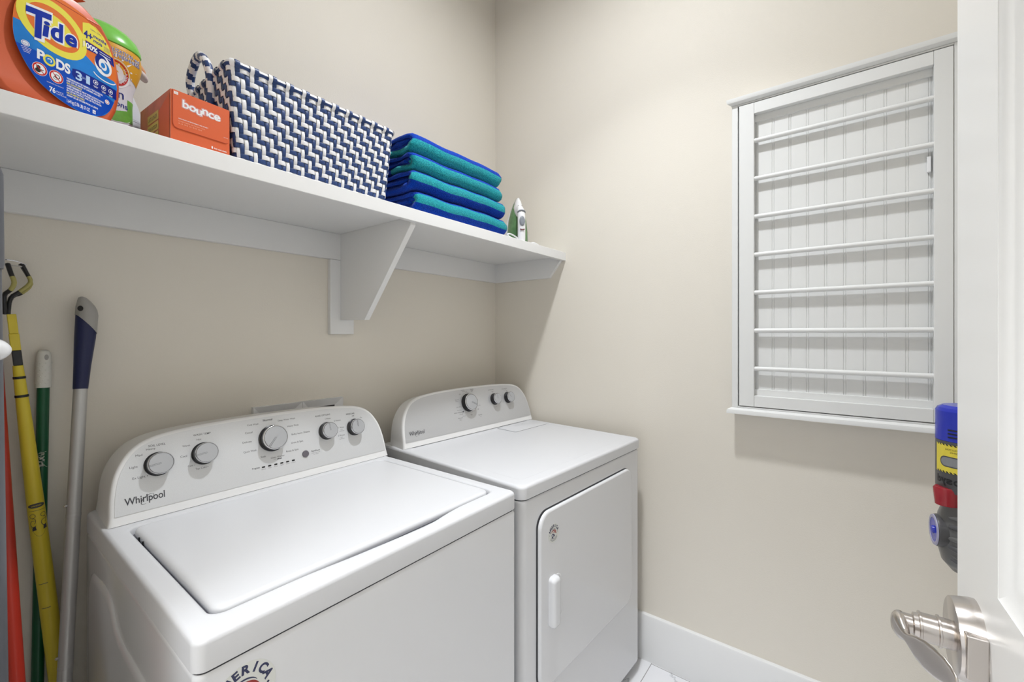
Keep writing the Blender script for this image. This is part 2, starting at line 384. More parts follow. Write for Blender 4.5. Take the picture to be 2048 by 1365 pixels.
# ================================================================== WALL DRYING RACK
rk = thing('drying_rack', 'white wall mounted folding drying rack with seven rods over beadboard', 'drying rack', (0, -1.42, 1.06))
def lk(o): return loc(o, rk)
ry0, ry1 = -1.7065, -1.1285       # right, left ends along the wall
b = NB()
for (y0, y1) in ((ry1-0.019, ry1), (ry0, ry0+0.019)): box(b, -0.045, 0, y0, y1, 1.066, 2.134)
box(b, -0.045, 0, ry0+0.019, ry1-0.019, 1.066, 1.072); box(b, -0.045, 0, ry0+0.019, ry1-0.019, 2.1285, 2.134)
lk(obj('box_frame', b, 'rack', rk, bevel=0.0015, seg=2))
def mould(z0, z1, up):
    b = NB(); pr = [(0, 0), (-0.047, 0), (-0.058, 0.006), (-0.060, 0.012), (-0.060, 0.020), (0, 0.020)]
    rings = []
    for (d, h) in pr:
        z = z0 + h if up else z1 - h; e = max(0.0, -d-0.045)
        rings.append((d, z, e))
    A = [b.verts.new((d, ry1+e, z)) for d, z, e in rings]; B = [b.verts.new((d, ry0-e, z)) for d, z, e in rings]
    b.faces.new(A); b.faces.new(B)
    for i in range(len(pr)): j = (i+1) % len(pr); b.faces.new((A[i], B[i], B[j], A[j]))
    return b
lk(obj('top_moulding', mould(2.134, 2.154, True), 'rack', rk, smooth=20)); lk(obj('bottom_moulding', mould(1.046, 1.066, False), 'rack', rk, smooth=20))
b = NB(); box(b, -0.017, -0.008, ry0+0.019, ry1-0.019, 1.072, 2.128)     # recessed beadboard backing with real grooves
obj_bb = b
bb = NB(); ys = []
edges = [ry1-0.019]
for k in range(10): edges.append(-1.2035 - 0.0487*k)
edges.append(ry0+0.019)
pts = []
for k, y in enumerate(edges[1:-1]):
    for dy in (0.0035, -0.0035): pts.append(y+dy)
def bead_face():
    prof = [(edges[0], -0.020)]
    for y in edges[1:-1]:
        for dy in (0.0030, -0.0030):
            c = y+dy; prof += [(c+0.0012, -0.020), (c, -0.0182), (c-0.0012, -0.020)]
    prof.append((edges[-1], -0.020)); return prof
pf = bead_face(); zA, zB = 1.1335, 2.0645
V0 = [bb.verts.new((d, y, zA)) for y, d in pf]; V1 = [bb.verts.new((d, y, zB)) for y, d in pf]
for i in range(len(pf)-1): bb.faces.new((V0[i], V0[i+1], V1[i+1], V1[i]))
obj_bb.free()
box(bb, -0.0165, 0, ry0+0.019, ry1-0.019, 1.072, 2.1285)
lk(obj('beadboard_panel', bb, 'rack', rk, smooth=0, recalc=False))
for z0_, z1_ in ((1.075, zA), (zB, 2.1265)):
    b = NB(); box(b, -0.0265, -0.0165, ry0+0.021, ry1-0.021, z0_, z1_); lk(obj('backing_rail', b, 'rack', rk, bevel=0.001, seg=1))
gy0, gy1 = -1.6865, -1.1515   # hinged door outer edges
for y0_, y1_ in ((gy1-0.0465, gy1), (gy0, gy0+0.0395)):
    b = NB(); box(b, -0.047, -0.027, y0_, y1_, 1.0745, 2.1255); lk(obj('door_stile', b, 'rack', rk, bevel=0.0012, seg=2))
for z0_, z1_ in ((1.0745, 1.1125), (2.0875, 2.1255)):
    b = NB(); box(b, -0.0466, -0.027, gy0+0.0398, gy1-0.0468, z0_, z1_); lk(obj('door_rail', b, 'rack', rk, bevel=0.0012, seg=2))
for k in range(7):
    z = 1.2055 + k*0.1317
    b = NB(); cyl(b, (-0.0375, gy0+0.036, z), (-0.0375, gy1-0.043, z), 0.0078, n=20); lk(obj('drying_rod', b, 'rack', rk))
b = NB(); box(b, -0.030, -0.0205, gy0+0.043, gy0+0.052, 1.79, 1.835); lk(obj('catch', b, 'whiteknob', rk, bevel=0.002))

# ================================================================== WASHING MACHINE  (local: x across, y into the room's back, z up)
def frame_mtx(front_right, rz, width):
    ex = Vector((math.cos(R(rz)), math.sin(R(rz)), 0)); o = Vector((front_right[0], front_right[1], 0)) - ex*width/2
    return Matrix.Translation(o) @ Matrix.Rotation(R(rz), 4, 'Z')
TH = R(15); nT = Vector((0, -math.cos(TH), math.sin(TH))); sT = Vector((0, math.sin(TH), math.cos(TH)))
def console_fn(Y, H, shear=0.0):
    def fn(x, s, h=0.0):
        p = Vector((x, Y, H)) + sT*s + nT*h; return Vector((p.x + shear*p.y, p.y, p.z))
    return fn
ARCH = [(1.0, 0.02), (0.993, 0.055), (0.977, 0.088), (0.95, 0.1147), (0.905, 0.140), (0.855, 0.1563), (0.79, 0.167), (0.695, 0.1747), (0.50, 0.181), (0.23, 0.1838)]
def arch(hw, cx, grow=0.0, base=None):
    r = [(cx + hw*a, s) for a, s in ARCH]; l = [(cx - hw*a, s) for a, s in ARCH[::-1]]
    pts = r + [(cx, 0.1845)] + l
    # Catmull smoothing
    P = [Vector((x, y, 0)) for x, y in pts]; P = smooth_path(P, 4); out = []
    n = len(P)
    for i, p in enumerate(P):
        d = (P[min(i+1, n-1)] - P[max(i-1, 0)]).normalized(); q = p + Vector((d.y, -d.x, 0))*grow; out.append((q.x, q.y))
    if base is not None: out = [(out[0][0]+0.003, base)] + out + [(out[-1][0]-0.003, base)]
    return out
def console(root, fn, hw, cx, hback, mw, Y, H, shear, silver, depth):
    outer = arch(hw, cx, grow=0.0065, base=0.001)
    n = len(outer)
    def ring(grow, h, sc, zs=1.0):
        pts = arch(hw, cx, grow=grow, base=0.001); return [fn(cx+(x-cx)*sc, s*zs, h) for x, s in pts]
    back = []
    for x, s in arch(hw, cx, grow=0.0065, base=0.001):
        xx = cx + (x-cx)*0.985; z = H + s*math.cos(TH)*hback; back.append(Vector((xx + shear*depth, depth, z)))
    mid = []
    for x, s in arch(hw, cx, grow=0.0085, base=0.001):
        p = fn(x, s, -0.012); mid.append(p)
    mid2 = []
    for a_, b_ in zip(mid, back): mid2.append(a_.lerp(b_, 0.12)+Vector((0,0,0.0)))
    b = NB(); loft(b, [ring(-0.004, 0.0, 1), ring(0.001, 0.0, 1), ring(0.005, -0.0012, 1), ring(0.0075, -0.004, 1), ring(0.0085, -0.009, 1), mid2, back])
    obj('console_housing', b, 'plastic_w', root, smooth=50)
    b = NB(); pts = arch(hw, cx, grow=-0.0002); pts = [p for p in pts]
    prism(b, pts, lambda x, s: fn(x, s, 0.0003), lambda x, s: fn(x, s, 0.0011))
    obj('control_panel', b, silver, root, smooth=30)
def knob(root, fn, x, s, r, ang, h=0.0235, name='knob'):
    o = fn(x, s, 0.001); a = nT
    b = NB(); lathe(b, [(r*1.08, 0), (r*1.08, 0.003), (r*0.99, 0.0045), (r*0.97, h*0.76), (r*0.93, h*0.78)], o, a, 48)
    k = obj(name, b, 'black', root, smooth=30)
    b = NB(); lathe(b, [(r*0.95, h*0.78), (r*0.985, h*0.82), (r*0.985, h*0.93), (r*0.93, h)], o, a, 48); obj('chrome_rim', b, 'chrome', k, smooth=50)
    b = NB(); lathe(b, [(r*0.90, h*0.9), (r*0.90, h+0.0002)], o, a, 48); f = obj('knob_face', b, 'knobface', k, smooth=30)
    ik = Ink(lambda u, v, hh: fn(x+u, s+v, 0.001+h+hh))
    ik.ring(0, 0, r*0.905, r*0.905, r*0.035, 0, 1)
    c, sn = math.cos(R(ang)), math.sin(R(ang)); wv = r*0.07
    for g in (1, -1):
        ik.poly([(c*r*0.9 - sn*wv*g, sn*r*0.9 + c*wv*g), (c*r*0.05 - sn*wv*g, sn*r*0.05 + c*wv*g), (c*r*0.05 - sn*wv*g*0.45, sn*r*0.05 + c*wv*g*0.45), (c*r*0.9 - sn*wv*g*0.45, sn*r*0.9 + c*wv*g*0.45)], 0, 1)
    ik.ring(c*r*0.05, sn*r*0.05, wv*0.75, wv*0.75, wv*0.5, 0, 1, rot=R(ang), a0=90, a1=270, n=10)
    ik.done('pointer_mark', ['ink'], k)
    return k
def whirlpool_logo(root, fn, x0, x1, s0, hh, name='brand_logo'):
    ik = Ink(fn); wd = x1-x0
    ik.text('Whirlpool', x0, s0, wdt=wd, hgt=hh, bold=0.012, mi=0, layer=3)
    cx, cy = x0+wd*0.555, s0+hh*0.28; rot = R(38)
    ik.ring(cx, cy, wd*0.195, hh*0.42, hh*0.09, 0, 3, rot=rot, a0=20, a1=235, taper=0.35)
    ik.ring(cx, cy, wd*0.195, hh*0.42, hh*0.05, 0, 3, rot=rot, a0=-65, a1=20, taper=0.5)
    return ik.done(name, ['ink'], root)
def eagle_sticker(root, fn, rad):
    """round clear sticker: AMERICA over a stars and stripes bird"""
    b = NB(); pts = [(rad*math.cos(2*math.pi*k/48), rad*math.sin(2*math.pi*k/48)) for k in range(48)]
    prism(b, pts, lambda u, v: fn(u, v, 0.00005), lambda u, v: fn(u, v, 0.0003)); st = obj('sticker', b, mat('clear_sticker_film', (0.66, 0.67, 0.64), 0.35), root, smooth=0)
    ik = Ink(lambda u, v, h: fn(u, v, h+0.0002)); q = rad
    ik.arc_text('AMERICA', 0, 0, q*0.64, q*0.29, 88, 23, 0, 1, 0.045)
    ik.poly([(-q*0.40, -q*0.10), (-q*0.20, q*0.02), (q*0.02, -q*0.10), (q*0.22, -q*0.28), (q*0.12, -q*0.42), (-q*0.08, -q*0.34), (-q*0.10, -q*0.56), (-q*0.34, -q*0.44)], 0, 1)
    ik.ring(-q*0.02, -q*0.12, q*0.50, q*0.42, q*0.13, 1, 2, a0=20, a1=150, taper=0.3)
    ik.ring(q*0.04, -q*0.30, q*0.46, q*0.40, q*0.12, 1, 2, a0=15, a1=110, taper=0.3)
    ik.ring(-q*0.04, q*0.06, q*0.48, q*0.40, q*0.06, 0, 2, a0=30, a1=150, taper=0.2)
    star = []
    for k in range(10):
        a = R(90+36*k); rr = q*(0.15 if k % 2 == 0 else 0.06); star.append((-q*0.20+rr*math.cos(a), -q*0.22+rr*math.sin(a)))
    ik.poly(star, 2, 3)
    for k in range(3): ik.ring(0, 0, q*(0.60+0.11*k), q*(0.60+0.11*k), q*0.035, 0, 1, a0=215+k*3, a1=325-k*3, n=22)
    for sx in (-1, 1): ik.ell(sx*q*0.74, -q*0.06, q*0.045, q*0.045, 0, 1, n=8)
    ik.done('sticker_print', ['labelnavyink', 'stickerred', 'labelwhite'], st)
M['labelnavyink'] = mat('navy_ink', (0.03, 0.035, 0.09), 0.5); M['stickerred'] = mat('brick_red_ink', (0.30, 0.035, 0.03), 0.5)

WW = 0.6977; WH = 0.9214; WS = 0.8778; WY = 0.5352; WD = 0.705
wm = thing('washing_machine', 'white top load washing machine with five console knobs, standing left of the dryer', 'washing machine', mtx=frame_mtx((-0.852, -0.7778), 0.1746, WW))
hx = WW/2
# cabinet with pressed side recess
b = NB()
def bodyring(z, ins=0.0, d0=-0.0005): return [Vector((x, y, z)) for x, y in rrect(-hx+ins, hx-ins, d0+ins, WD-ins, [0.014, 0.014, 0.01, 0.01], 5)]
loft(b, [bodyring(0.03, 0.004), bodyring(0.036, 0.0), bodyring(WS-0.010, 0.0), bodyring(WS-0.004, 0.0025), bodyring(WS-0.0035, 0.008), bodyring(WS+0.01, 0.012)])
obj('cabinet', b, 'enamel', wm, smooth=40)
b = NB(); loft(b, [bodyring(WS-0.008, 0.0032), bodyring(WS+0.003, 0.0032)]); obj('seam_shade', b, 'dark', wm, smooth=0)  # solid dark ring in the seam, its shade put into the colour
# pressed panel on the left side
def side_press(pts, dz, wd, name):
    b = NB(); n = len(pts); cx = sum(p[0] for p in pts)/n; cz = sum(p[1] for p in pts)/n
    P = [Vector((p[0], p[1], 0)) for p in pts] ; P = smooth_path(P + [P[0]], 4)[:-1]
    out = []; inn = []
    for i, p in enumerate(P):
        d = (P[(i+1) % len(P)] - P[i-1]).normalized(); nrm = Vector((d.y, -d.x, 0)); out.append(p); inn.append(p + nrm*wd)
    mids = [a.lerp(c, 0.45) for a, c in zip(out, inn)]
    loft(b, [[Vector((-hx+0.001, p.x, p.y)) for p in out], [Vector((-hx-dz*0.25, a.x, a.y)) for a in out], [Vector((-hx-dz*0.85, a.x, a.y)) for a in mids], [Vector((-hx-dz, a.x, a.y)) for a in inn]])
    return obj(name, b, 'enamel', wm, smooth=80)
side_press([(0.655, 0.775), (0.56, 0.815), (0.46, 0.815), (0.38, 0.77), (0.20, 0.765), (0.13, 0.74), (0.10, 0.68), (0.10, 0.20), (0.14, 0.12), (0.60, 0.12), (0.65, 0.20), (0.66, 0.55)][::-1], 0.0045, 0.018, 'side_embossing')
# foot
for x, y in ((-hx+0.05, 0.05), (hx-0.05, 0.05), (-hx+0.05, WD-0.05), (hx-0.05, WD-0.05)):
    b = NB(); lathe(b, [(0.02, 0), (0.02, 0.012), (0.008, 0.014), (0.008, 0.034)], (x, y, 0), (0,0,1), 16); obj('foot', b, 'black', wm)
# cap with lid opening
hole = []
def hole_outline(g=0.0):
    x0, x1, y0, y1 = -0.3135-g, 0.3155+g, 0.0485-g, 0.5125+g
    pts = rrect(x0, x1, y0, y1, [0.020+g, 0.026+g, 0.02+g, 0.02+g], 7)
    left, right = pts[:8], pts[8:]
    mid = []
    for x, dy in ((-0.19, 0), (-0.165, -0.0015), (-0.14, -0.0035), (-0.115, -0.006), (-0.085, -0.0085), (-0.05, -0.0105), (-0.01, -0.0125), (0.03, -0.0145), (0.065, -0.0155), (0.09, -0.0148), (0.11, -0.012), (0.13, -0.008), (0.15, -0.0045), (0.17, -0.002), (0.19, 0)): mid.append((x, y0+dy))
    return left + mid + right
def cap_outer(ins, n):
    pts = rrect(-hx-0.001+ins, hx+0.001-ins, -0.001+ins, WD-ins-0.002, [0.016]*4, 7); left, right = pts[:8], pts[8:]
    mid = [(-0.28 + 0.56*k/(n-1), -0.001+ins) for k in range(n)]; return left + mid + right
ho = hole_outline(); nm = 15
rings = []
for ins, z in ((0.004, WS-0.0012), (0.0015, WS-0.0008), (0.0, WS+0.001), (0.0, WH-0.0085), (0.0010, WH-0.0045), (0.0035, WH-0.0013), (0.0080, WH)): rings.append([Vector((x, y, z)) for x, y in cap_outer(ins, nm)])
for g, z in ((0.008, WH), (0.003, WH-0.0006), (0.0, WH-0.004), (-0.002, WH-0.014)): rings.append([Vector((x, y, z)) for x, y in hole_outline(g)])
b = NB(); V = loft(b, rings, caps=False); obj('top_frame', b, 'lidwhite', wm, smooth=50)
b = NB(); prism(b, hole_outline(-0.0015), lambda x, y: (x, y, WH-0.030), lambda x, y: (x, y, WH-0.014)); obj('tub_rim', b, mat('grey_tub_rim', (0.22, 0.22, 0.25), 0.5), wm, smooth=0)
def lid_ring(ins, z): return [Vector((x, y, z + 0.0016*(1-((x)/0.33)**2))) for x, y in rrect(-0.3075+ins, 0.3105-ins, 0.0545+ins, 0.5095-ins, [0.024]*4, 8)]
b = NB(); loft(b, [lid_ring(0.006, WH-0.018), lid_ring(0.0005, WH-0.012), lid_ring(0.0, WH-0.006), lid_ring(0.0015, WH-0.0015), lid_ring(0.006, WH+0.0012), lid_ring(0.012, WH+0.0018)])
obj('lid', b, 'lidwhite', wm, smooth=60)
for y in (0.452, 0.425):
    b = NB(); box(b, -0.3105, -0.3078, y-0.0022, y+0.0022, WH-0.016, WH-0.004); obj('lid_hinge_slot', b, 'black', wm, smooth=0)
fW = console_fn(WY, WH)
cxW = 0.0065; hwW = 0.3365
console(wm, fW, hwW, cxW, 0.93, 0, WY, WH, 0.0, 'silver', 0.695)
b = NB(); box(b, cxW-hwW+0.004, cxW+hwW-0.004, WY+0.002, WY+0.1, WH, WH+0.003); obj('console_gap', b, 'dark', wm, smooth=0)
for (x, s, r, ang) in ((-0.2509, 0.1135, 0.0245, 187), (-0.1622, 0.118, 0.0245, 187), (-0.003, 0.1245, 0.0325, 228), (0.1531, 0.1165, 0.0238, 95), (0.2445, 0.1125, 0.0238, 92)): knob(wm, fW, x, s, r, ang)
b = NB(); lathe(b, [(0.0094, 0), (0.0094, 0.002), (0.0086, 0.003)], fW(0.081, 0.064, 0.001), nT, 32); obj('start_button', b, mat('grey_button', (0.14, 0.13, 0.15), 0.35), wm, smooth=30)
for k in range(6):
    b = NB(); pts = rrect(-0.0042, 0.0042, -0.0019, 0.0019, 0.0018, 4); cx0 = -0.0331+0.01566*k
    prism(b, pts, lambda u, v: fW(cx0+u, 0.0539+v, 0.0010), lambda u, v: fW(cx0+u, 0.0539+v, 0.0016)); obj('indicator_light', b, 'black', wm, smooth=0)
class Groups:
    def __init__(self, fn, pick, names): self.g = {n: Ink(fn) for n in names}; self.pick = pick
    def text(self, s, x, y, **k): self.g[self.pick(x, y)].text(s, x, y, **k)
    def ring(self, x, y, *a, **k): self.g[self.pick(x, y)].ring(x, y, *a, **k)
    def ell(self, x, y, *a, **k): self.g[self.pick(x, y)].ell(x, y, *a, **k)
    def done(self, mats, root):
        for n, i in self.g.items(): i.done(n, mats, root)
def pickW(x, y):
    if x < -0.222: return 'soil_level_lettering'
    if x < -0.120: return 'wash_temperature_lettering'
    if x < 0.095 and y < 0.0575 and x < 0.06: return 'progress_lettering'
    if x > 0.09 and y < 0.075: return 'start_button_lettering'
    if x < 0.11: return 'wash_cycle_lettering'
    return 'presoak_lettering' if x > 0.2195 else 'rinse_options_lettering'
ik = Groups(lambda u, v, h: fW(u, v, 0.0011+h), pickW, ('soil_level_lettering', 'wash_temperature_lettering', 'progress_lettering', 'start_button_lettering', 'wash_cycle_lettering', 'presoak_lettering', 'rinse_options_lettering'))
def lab(s, x0, x1, y, mi=0, bold=0.0): ik.text(s, x0, y, wdt=x1-x0, mi=mi, layer=0, bold=bold)
lab('SOIL LEVEL', -0.2665, -0.2351, 0.1537, 0, 0.006); lab('Heavy', -0.2706, -0.2541, 0.147); lab('Med', -0.2894, -0.2778, 0.137); lab('Light', -0.3008, -0.287, 0.1135); lab('Ex Light •', -0.2972, -0.271, 0.0897)
lab('WASH TEMP', -0.181, -0.1444, 0.1623, 0, 0.006); lab('Hot', -0.1745, -0.1649, 0.1508); lab('Warm', -0.2039, -0.1888, 0.141); lab('Cool', -0.2093, -0.1965, 0.1172); lab('Cold •', -0.1966, -0.183, 0.093); lab('Tap Cold •', -0.1823, -0.156, 0.0829)
lab('Normal', -0.0213, 0.003, 0.1728, 0, 0.02); lab('Cold Wash', -0.0612, -0.0328, 0.1665); lab('Casual', -0.0681, -0.05, 0.147); lab('Delicate', -0.0762, -0.0545, 0.1238); lab('Quick Wash', -0.0765, -0.0451, 0.0992); lab('Soak', -0.0367, -0.0239, 0.0785); lab('Clean Washer', -0.0124, 0.0238, 0.0707)
lab('with', -0.006, 0.0015, 0.0665, 1); ik.text('affresh', 0.003, 0.0655, wdt=0.013, layer=0, bold=0.03, mi=0)
lab('Deep Water Wash', 0.0171, 0.0643, 0.1668); lab('Heavy Duty', 0.0407, 0.0721, 0.1469); lab('Bulky Items /Sheets', 0.0495, 0.1014, 0.1226); lab('Drain & Spin', 0.0457, 0.0786, 0.0995); lab('Rinse & Spin', 0.0292, 0.0628, 0.079)
lab('Progress', -0.0607, -0.0423, 0.0535, 0, 0.02); lab('Start/Pause', 0.0985, 0.124, 0.0655, 0, 0.02); lab('Hold 3 seconds', 0.0985, 0.124, 0.0605, 1); lab('to cancel', 0.104, 0.1185, 0.0565, 1)
for k, s in enumerate(('Sensing', 'Wash', 'Rinse', 'Spin', 'Done', 'Locked')):
    ik.text(s, -0.0331+0.01566*k, 0.0475, wdt=0.0105 if len(s) > 5 else 0.0085, mi=1, align='C')
lab('RINSE OPTIONS', 0.1238, 0.1703, 0.1623, 0, 0.006); lab('1 Rinse', 0.153, 0.1704, 0.1507); lab('2 Rinses', 0.1798, 0.2019, 0.1401); lab('1 Rinse', 0.192, 0.2096, 0.1172); lab('with', 0.1965, 0.2045, 0.1115, 1); lab('softener', 0.193, 0.2096, 0.107, 1)
lab('2 Rinses', 0.1867, 0.2083, 0.0936); lab('with', 0.1935, 0.2015, 0.088, 1); lab('softener', 0.19, 0.2065, 0.0835, 1)
lab('PRESOAK', 0.2228, 0.2528, 0.1536, 0, 0.012); lab('Off', 0.2415, 0.2499, 0.146); lab('On', 0.269, 0.2759, 0.137)
ik.ring(0.2445, 0.1125, 0.0265, 0.0265, 0.0005, 0, 0, a0=60, a1=92, n=10); ik.ring(0.1531, 0.1165, 0.0265, 0.0265, 0.0005, 0, 0, a0=40, a1=110, n=10)
ik.done(['ink', 'inklight'], wm)
whirlpool_logo(wm, lambda u, v, h: fW(u, v, 0.0011+h), -0.3127, -0.2435, 0.0388, 0.0148)
eagle_sticker(wm, lambda u, v, h: Vector((-0.289+u, -0.0006-h, 0.8195+v)), 0.0415)

# ================================================================== DRYER
DW = 0.7371; DH = 0.9175; DS = 0.8797; DY = 0.5546; SHR = 0.0295; DD = 0.70
dm = thing('clothes_dryer', 'white front load clothes dryer with silver console standing right of the washing machine', 'dryer', mtx=frame_mtx((-0.0786, -0.8075), -2.9494, DW))
hd = DW/2
def sh_(v): return Vector((v[0] + SHR*v[1], v[1], v[2]))
def dbody(z, ins=0.0, d0=0.003): return [sh_((x, y, z)) for x, y in rrect(-hd+ins, hd-ins, d0+ins, DD-ins, [0.024, 0.024, 0.01, 0.01], 6)]
b = NB(); loft(b, [dbody(0.032, 0.012), dbody(0.045, 0.002), dbody(0.052, 0.0), dbody(DS-0.012, 0.0), dbody(DS-0.006, 0.002), dbody(DS-0.004, 0.006), dbody(DS-0.0035, 0.012), dbody(DS+0.01, 0.014)])
obj('cabinet', b, 'enamel', dm, smooth=50)
b = NB(); loft(b, [dbody(DS-0.008, 0.0035), dbody(DS+0.004, 0.0035)]); obj('seam_shade', b, 'dark', dm, smooth=0)  # dark ring under the top panel, seam shade given by its colour
for x, y in ((-hd+0.05, 0.05), (hd-0.05, 0.05), (-hd+0.05, DD-0.05), (hd-0.05, DD-0.05)):
    b = NB(); lathe(b, [(0.02, 0), (0.02, 0.012), (0.008, 0.014), (0.008, 0.036)], (x, y, 0), (0,0,1), 16); obj('foot', b, 'black', dm)
def dtop(ins, z, r=0.024): return [sh_((x, y, z)) for x, y in rrect(-hd-0.001+ins, hd+0.001-ins, -0.001+ins, DD-ins, [r, r, r, r], 7)]
b = NB(); loft(b, [dtop(0.010, DS-0.001), dtop(0.002, DS-0.0006), dtop(0.0, DS+0.0015), dtop(0.0, DH-0.0095), dtop(0.0012, DH-0.0048), dtop(0.0045, DH-0.0013), dtop(0.0100, DH), dtop(0.040, DH), dtop(0.043, DH-0.0012), dtop(0.047, DH-0.0012)])
obj('top_panel', b, 'lidwhite', dm, smooth=50)
# lint screen door in the top
def lint(ins, z): return [sh_((x, y, z)) for x, y in rrect(0.112+ins, 0.352-ins, 0.437+ins, 0.545-ins, [0.008]*4, 4)]
b = NB(); loft(b, [lint(-0.0012, DH-0.002), lint(-0.0012, DH+0.0001)]); obj('lint_door_gap', b, mat('soft_grey_gap', (0.35, 0.35, 0.36), 0.5), dm, smooth=0)
b = NB(); loft(b, [lint(0.0, DH-0.001), lint(0.0, DH+0.0006), lint(0.0015, DH+0.0014)]); obj('lint_screen_door', b, 'lidwhite', dm, smooth=30)
ik = Ink(lambda u, v, h: sh_((u, v, DH+0.0014+h))); ik.text('LINT', 0.24, 0.515, wdt=0.018, mi=0); ik.text('SCREEN', 0.236, 0.508, wdt=0.026, mi=0); ik.done('lint_door_print', [mat('pale_grey_print', (0.5, 0.5, 0.52), 0.5)], dm)
fD = console_fn(DY, DH, SHR)
cxD = 0.0065; hwD = 0.3585
console(dm, fD, hwD, cxD, 0.94, 0, DY, DH, SHR, 'silver2', 0.655)
b = NB(); box(b, cxD-hwD+0.02, cxD+hwD+0.01, DY+0.002, DY+0.08, DH, DH+0.003); obj('console_gap', b, 'dark', dm, smooth=0)
for (x, s, r, ang) in ((-0.0226, 0.1264, 0.0345, -27), (0.1370, 0.1235, 0.0235, 95), (0.2262, 0.121, 0.0235, 130)): knob(dm, fD, x, s, r, ang, h=0.024)
ik = Groups(lambda u, v, h: fD(u, v, 0.0011+h), lambda x, y: 'dry_cycle_lettering' if x < 0.07 else ('temperature_lettering' if x < 0.19 else 'cycle_signal_lettering'), ('dry_cycle_lettering', 'temperature_lettering', 'cycle_signal_lettering'))
ik.ring(-0.0226, 0.1264, 0.0425, 0.0425, 0.0006, 1, 0)
for s, x, y, wd, mi in (('TIMED', 0.0, 0.176, 0.020, 0), ('DRY', 0.004, 0.170, 0.013, 0), ('Wrinkle', -0.052, 0.1785, 0.020, 1), ('Shield', -0.045, 0.173, 0.015, 1), ('Off', -0.0655, 0.163, 0.009, 0), ('60', -0.026, 0.171, 0.006, 1), ('Normal', -0.092, 0.143, 0.020, 1), ('Heavy', -0.090, 0.137, 0.016, 1), ('Less Dry', -0.091, 0.113, 0.026, 1), ('More Dry', -0.090, 0.100, 0.024, 1), ('ENERGY PREFERRED', -0.108, 0.091, 0.047, 0), ('Casual', -0.080, 0.083, 0.018, 1), ('Delicate', -0.066, 0.074, 0.018, 1), ('Automatic', -0.093, 0.0685, 0.027, 0), ('Dry', -0.084, 0.061, 0.010, 0), ('Off', -0.020, 0.073, 0.009, 0), ('Fluff Air', 0.024, 0.066, 0.022, 0), ('20 min', 0.030, 0.0605, 0.012, 1), ('Off', 0.022, 0.090, 0.010, 0), ('40', 0.024, 0.127, 0.012, 1), ('Air Only', 0.024, 0.106, 0.022, 1),
    ('TEMPERATURE', 0.108, 0.164, 0.034, 0), ('High', 0.127, 0.155, 0.012, 1), ('Low', 0.167, 0.110, 0.010, 1), ('Air Only', 0.128, 0.087, 0.018, 1), ('CYCLE SIGNAL', 0.196, 0.1605, 0.036, 0), ('Louder', 0.210, 0.155, 0.014, 1), ('Off', 0.222, 0.1485, 0.008, 0)):
    ik.text(s, x, y, wdt=wd, mi=mi, layer=0)
ik.ell(-0.0585, 0.0935, 0.003, 0.003, 0, 0, n=12)
ik.done(['ink', 'inklight'], dm)
whirlpool_logo(dm, lambda u, v, h: fD(u, v, 0.0011+h), -0.3329, -0.2646, 0.0425, 0.0148)
# door with rounded corners, gap, handle pocket
dx0, dx1, dz0, dz1 = -0.303, 0.2725, 0.330, 0.826
def dr(ins, y, g=0.0): return [sh_((x, y, z)) for x, z in rrect(dx0+ins, dx1-ins, dz0+ins, dz1-ins, [0.045]*4, 10)]
b = NB(); loft(b, [dr(-0.0018, 0.004), dr(-0.0018, 0.0022), dr(-0.0010, 0.0022)]); obj('door_gap', b, mat('door_gap_grey', (0.10, 0.10, 0.11), 0.6), dm, smooth=0)  # dark grey ring filling the gap round the door
b = NB(); loft(b, [dr(0.002, 0.0), dr(0.0, -0.002), dr(0.0, -0.007), dr(0.002, -0.0105), dr(0.006, -0.012)]); door = obj('door', b, 'enamel', dm, smooth=50)
def pocket(y_, x0, x1, z0, z1, r, ch): return [sh_((x, y_, z)) for x, z in rrect(x0, x1, z0, z1, r, 6)]
def pock(ins, y): return [sh_((x, y, z)) for x, z in rrect(-0.256+ins, -0.200-ins, 0.500+ins, 0.634-ins, [0.012, 0.026, 0.026, 0.012], 6)]
b = NB(); loft(b, [pock(0, -0.0118), pock(0.0, -0.0128), pock(0.0025, -0.0145), pock(0.006, -0.0148)]); obj('handle_pocket', b, 'enamel', door, smooth=50)
b = NB()
def grip(ins, y): return [sh_((x, y, z)) for x, z in rrect(-0.266+ins, -0.228-ins, 0.496+ins, 0.638-ins, [max(0.002, 0.012-ins*0.6)]*4, 6)]
loft(b, [grip(0, -0.0118), grip(0.0, -0.022), grip(0.002, -0.028), grip(0.006, -0.0315), grip(0.011, -0.033)]); obj('door_handle', b, 'enamel', door, smooth=60)
for zc in (0.735, 0.447):
    b = NB()
    for k in range(4): cyl(b, sh_((dx1+0.003, -0.004, zc-0.036+0.0185*k)), sh_((dx1+0.003, -0.004, zc-0.036+0.0185*k+0.0165)), 0.0035, n=12)
    box(b, dx1-0.001, dx1+0.009, -0.0015, 0.003, zc-0.038, zc+0.038); obj('door_hinge', b, mat('grey_hinge_enamel', (0.5, 0.5, 0.5), 0.35), dm, smooth=30)
eagle_sticker(door, lambda u, v, h: sh_((-0.241+u, -0.0120-h, 0.7565+v)), 0.0265)

